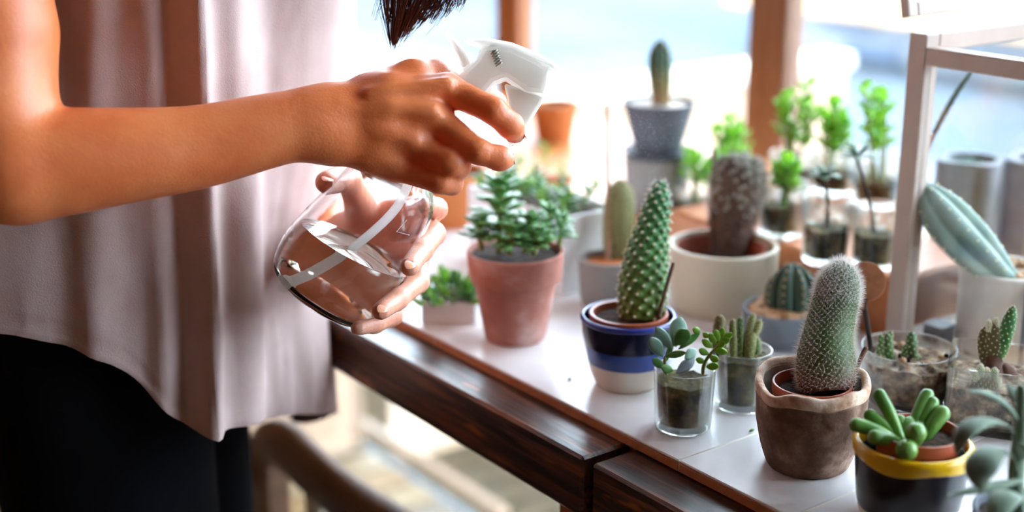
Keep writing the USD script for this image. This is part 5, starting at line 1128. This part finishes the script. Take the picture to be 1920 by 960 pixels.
tone = np.zeros(len(bv))
for q in fing_r + [thumb_r]: tone = np.maximum(tone, .75 * np.exp(-(np.linalg.norm(bv - q[-1][1], axis=1) / .017) ** 2))
for m_ in MCP: tone = np.maximum(tone, .30 * np.exp(-(np.linalg.norm(bv - m_, axis=1) / .012) ** 2))
hl_ = np.min([np.linalg.norm(bv - m_, axis=1) for m_ in ML + [x[1] for q in fing_l + [thumb_l] for x in q]], axis=0); tone = np.maximum(tone, np.clip(1.25 - hl_ / .04, 0, .95))
pv_ = UsdGeom.PrimvarsAPI(stage.GetPrimAtPath(body)).CreatePrimvar('tone', Sdf.ValueTypeNames.FloatArray, 'vertex'); pv_.Set(Vt.FloatArray.FromNumpy(tone.astype(np.float32)))
# trousers, shoes, top, hair
tp = lambda p: smin(smin(group(p, [torso[0], (np.array([X0 - .02, Y0 - .06, .96]), np.array([X0 - .02, Y0 + .06, .96]), .072, .072)], .05) - .010, group(p, chain([hip[0], knee[0], ank[0] + [0, 0, .03]], [.082, .068, .060]), .03) - .010, .03), group(p, chain([hip[1], knee[1], ank[1] + [0, 0, .03]], [.082, .068, .060]), .03) - .010, .03)
part(person, 'trousers', surface(tp, (-.52, .85, -.02), (-.08, 1.34, 1.12), .007, slack=.02), M['pants'], True)
for i in (0, 1):
    sf = lambda p, i=i: np.maximum(group(p, [(feet[i][0], feet[i][1], .041, .036), (ank[i] + [.0, 0, -.02], ank[i] - [0, 0, .04], .046, .044)], .02), -p[:, 2] + .0005)
    part(person, 'shoe', surface(sf, ank[i] + [-.09, -.08, -.08], ank[i] + [.22, .08, .08], .006), M['shoe'], True)

def shirt_pt(ph, q):
    """ph: angle, 0 towards the camera, 90 deg to the front (right in the picture); q: 0 hem .. 1 neck"""
    s, c = np.sin(ph), np.cos(ph)
    X = X0 + .183 * np.sign(s) * np.abs(s) ** .85; Y = Y0 - .185 * np.sign(c) * np.abs(c) ** .85
    return X, Y
hx = [-400, 0, 60, 120, 180, 250, 290, 330, 370, 420, 470, 520, 560, 600, 632, 660]; hy = [600, 622, 632, 650, 668, 692, 735, 782, 802, 808, 800, 792, 788, 796, 782, 775]
NPH, NQ = 240, 90
ph = np.linspace(-np.pi, np.pi, NPH, endpoint=False); SV = np.zeros((NQ, NPH, 3))
Xh, Yh = shirt_pt(ph, 0); zc_ = (Yh * 0)
for i in range(NPH):
    Z = Yh[i] * math.cos(TH) + (CZ - .8) * math.sin(TH); xx = 960 + FPX * Xh[i] / Z
    yy = np.interp(xx, hx, hy) if abs(ph[i]) < np.pi * .56 else np.interp(xx, [300, 450, 560, 632, 660], [650, 700, 790, 790, 775])
    zc_[i] = z_at((Xh[i], Yh[i]), yy)
zc_ = np.convolve(np.r_[zc_[-3:], zc_, zc_[:3]], np.ones(7) / 7, 'valid')
# drape: ridges and hollows listed by picture column on the near side, deepening towards the hem
cols = [(100, -.004, 34), (165, .004, 40), (235, -.003, 30), (285, .003, 16), (325, -.007, 20), (366, .026, 24), (445, .006, 34), (535, -.026, 46), (628, .018, 28)]
for j in range(NQ):
    q = j / (NQ - 1); z = zc_ + (1.30 - zc_) * q
    shl = np.clip((z - 1.12) / .18, 0, 1); sc = 1 - .30 * shl ** 2
    X, Y = shirt_pt(ph, q)
    X = X - .026 * np.clip((1.08 - z) / .28, -.3, 1) * np.clip(np.sin(ph), 0, 1)
    X = X0 + (X - X0) * (1 - .22 * shl ** 2) - .01 * shl; Y = Y0 + (Y - Y0) * (1 - .08 * shl ** 2)
    n = np.stack([np.sin(ph), -np.cos(ph), 0 * ph], -1)
    Zc = Y * math.cos(TH) + (CZ - z) * math.sin(TH); col = 960 + FPX * X / Zc - 22 * np.clip((1.0 - z) / .2, -1, 1)
    near = np.abs(ph) < np.pi * .6; amp = np.clip(1.0 - .8 * shl, .2, 1)
    D = np.zeros(NPH)
    for x_, a_, w_ in cols: D += np.where(near, a_ * np.exp(-((col - x_) / w_) ** 2), 0)
    D -= np.where(near, np.clip((352 - col) * .00013, 0, .034) * np.clip((z - .935) / .09, 0, 1), 0)
    D += np.where(near, 0, .008 * np.sin(7 * ph + 1)) * amp
    pt_ = np.stack([ph * 0 + np.cos(ph) * 2.2, np.sin(ph) * 2.2, z * 3.0], -1)
    D += .010 * (meshkit.fbm(pt_ * np.array([2.4, 2.4, 1.0]), 3, 3) - .5) + .0065 * (meshkit.fbm(pt_ * np.array([5, 5, 3.2]), 4, 8) - .5)
    lowk = np.clip((z - zc_) / .02, 0, 1)
    SV[j] = np.stack([X, Y, z], -1) + n * (D * amp * (.55 + .45 * (1 - q)) + .0012 * (np.abs(z - zc_ - .011) < .0016) * -1)[:, None]
def loft(Vg):
    k, n = Vg.shape[:2]; i, j = np.meshgrid(np.arange(k - 1), np.arange(n), indexing='ij'); j2 = (j + 1) % n
    return np.stack([i * n + j, i * n + j2, (i + 1) * n + j2, (i + 1) * n + j], -1).reshape(-1, 4)
inner = SV.copy(); inner[..., 0] += -np.sin(ph)[None] * .0013; inner[..., 1] += np.cos(ph)[None] * .0013
cap = []
top_ = SV[-1]
for r_ in (.8, .6, .45): q_ = top_.copy(); q_[:, :2] = np.array([X0 - .01, Y0]) + (q_[:, :2] - [X0 - .01, Y0]) * r_; q_[:, 2] += .04 * (1 - r_); cap.append(q_)
full = np.concatenate([inner[::-1][-1:] * 0 + inner[::-1][:0:-1][:0].sum() if False else inner[::-1], SV, np.array(cap)], 0)
part(person, 'top', (full.reshape(-1, 3), loft(full)), M['shirt'], True, label='loose mauve sleeveless top with a curved hem')
hs_ = lambda p: np.maximum(group(p, [(hd + [-.045, 0, .035], hd + [.01, 0, .045], .094, .086), (hd + [-.075, 0, .0], hd + [-.09, 0, -.06], .075, .050)], .03), (p - hd) @ np.array([.85, 0, -.5]) - .045)
part(person, 'hair', surface(hs_, hd + [-.20, -.13, -.14], hd + [.14, .13, .18], .006), M['hair'], True)
g_ = np.random.default_rng(31); hl = []
for tx_, ty_, z_, n_, sp_, dx_ in ((738, 80, .965, 150, 4, .004), (748, 66, .965, 120, 6, .014), (764, 50, .965, 100, 6, .018), (786, 38, .965, 80, 6, .020), (726, 40, .965, 40, 3, .002), (812, 30, .965, 50, 6, .018), (836, 22, .96, 36, 5, .014), (858, 14, .96, 26, 5, .010), (868, 6, .96, 14, 3, .006), (704, 34, .965, 7, 6, .012)):
    e0 = P(tx_, ty_, z_); r0 = hd + [.07, -.075, .0]
    for _ in range(n_):
        w_ = g_.normal(0, 1, 3); e = e0 + w_ * [sp_ * .00034, .003, sp_ * .0005]; a_ = r0 + g_.normal(0, .016, 3); m1 = e * .5 + a_ * .5 + [.012 + g_.normal(0, .005), 0, .02]; m2 = e + [dx_ + w_[0] * .004, .002, .034 + g_.normal(0, .004)]
        hl.append(spline([a_, m1, m2, e], 14))
curves(person, 'hair_strands', np.array(hl), .00055, .0003, M['hair'], label='loose brown strands hanging forward')
for sg in (-1, 1): part(person, 'eye', blob(hd + [.071, sg * .032, .012], .0125, 2, 0), M['eye'], True)
part(person, 'mouth', blob(hd + [.084, 0, -.055], .012, 2, 0, 0, (.5, 1.6, .5)), M['lip'], True)
def nail(c, d, n, L, w):
    d = np.asarray(d, float); part(person, 'fingernail', leaf(np.asarray(c) - d / np.linalg.norm(d) * L / 2, np.asarray(c) + d / np.linalg.norm(d) * L / 2, w, .0014, n, .0006, 1.0, 9, 10), M['nail'], True)
def vecs(a, b): return np.asarray(b) - np.asarray(a)
nail(P(768, 497, .9135), vecs(P(790, 472, .94), P(766, 502, .921)), -F + .2 * U, .0105, .0085)
nail(P(716, 580, .9185), vecs(P(745, 561, .946), P(712, 585, .926)), -F + .3 * U, .0100, .0080)
nail(P(614, 337, .9495), vecs(P(645, 330, .985), P(608, 343, .957)), -F + .6 * U, .0115, .0095)
nail(P(983, 249, .912), vecs(P(958, 240, .893), P(970, 252, .92)), R * .9 - F * .1 + U * .2, .010, .009)
nail(P(964, 297, .908), vecs(P(938, 290, .888), P(950, 297, .914)), R * .9 - F * .1, .009, .0085)

# ================================================================ WOODEN RAIL BEHIND THE PERSON
ca = P(508, 818, 1.54); za = ca[2]; sc_, tc_ = ca @ E1, ca @ E2
ch = thing('wooden_rail', 'blurred brown rounded wooden rail with pale slats behind the dark trousers', 'railing', (ca[0], ca[1], 0))
q = [T(sc_ + .012, tc_, za - .05), T(sc_ + .010, tc_, za - .018), T(sc_ - .010, tc_, za), T(sc_ - .06, tc_, za), T(sc_ - .30, tc_, za), T(sc_ - .58, tc_, za)]
part(ch, 'top_rail', tube(q, .024, 16, 40, up=E2), M['chair'], True)
for s0 in (sc_ + .009, sc_ - .54):
    part(ch, 'leg', tbox(s0 - .021, s0 + .021, tc_ - .016, tc_ + .016, .0205, za - .03, .004), M['chair'], False)
    part(ch, 'foot', tbox(s0 - .021, s0 + .021, tc_ - .07, tc_ + .13, 0, .020, .004), M['chair'], False)
for k in range(7): part(ch, 'slat', tbox(sc_ - .49 + k * .062, sc_ - .455 + k * .062, tc_ - .006, tc_ + .006, .226, za - .022, .002), M['cream'], False, label='pale cream slat')
part(ch, 'lower_rail', tbox(sc_ - .518, sc_ - .013, tc_ - .012, tc_ + .012, .18, .225, .003), M['chair'], False)
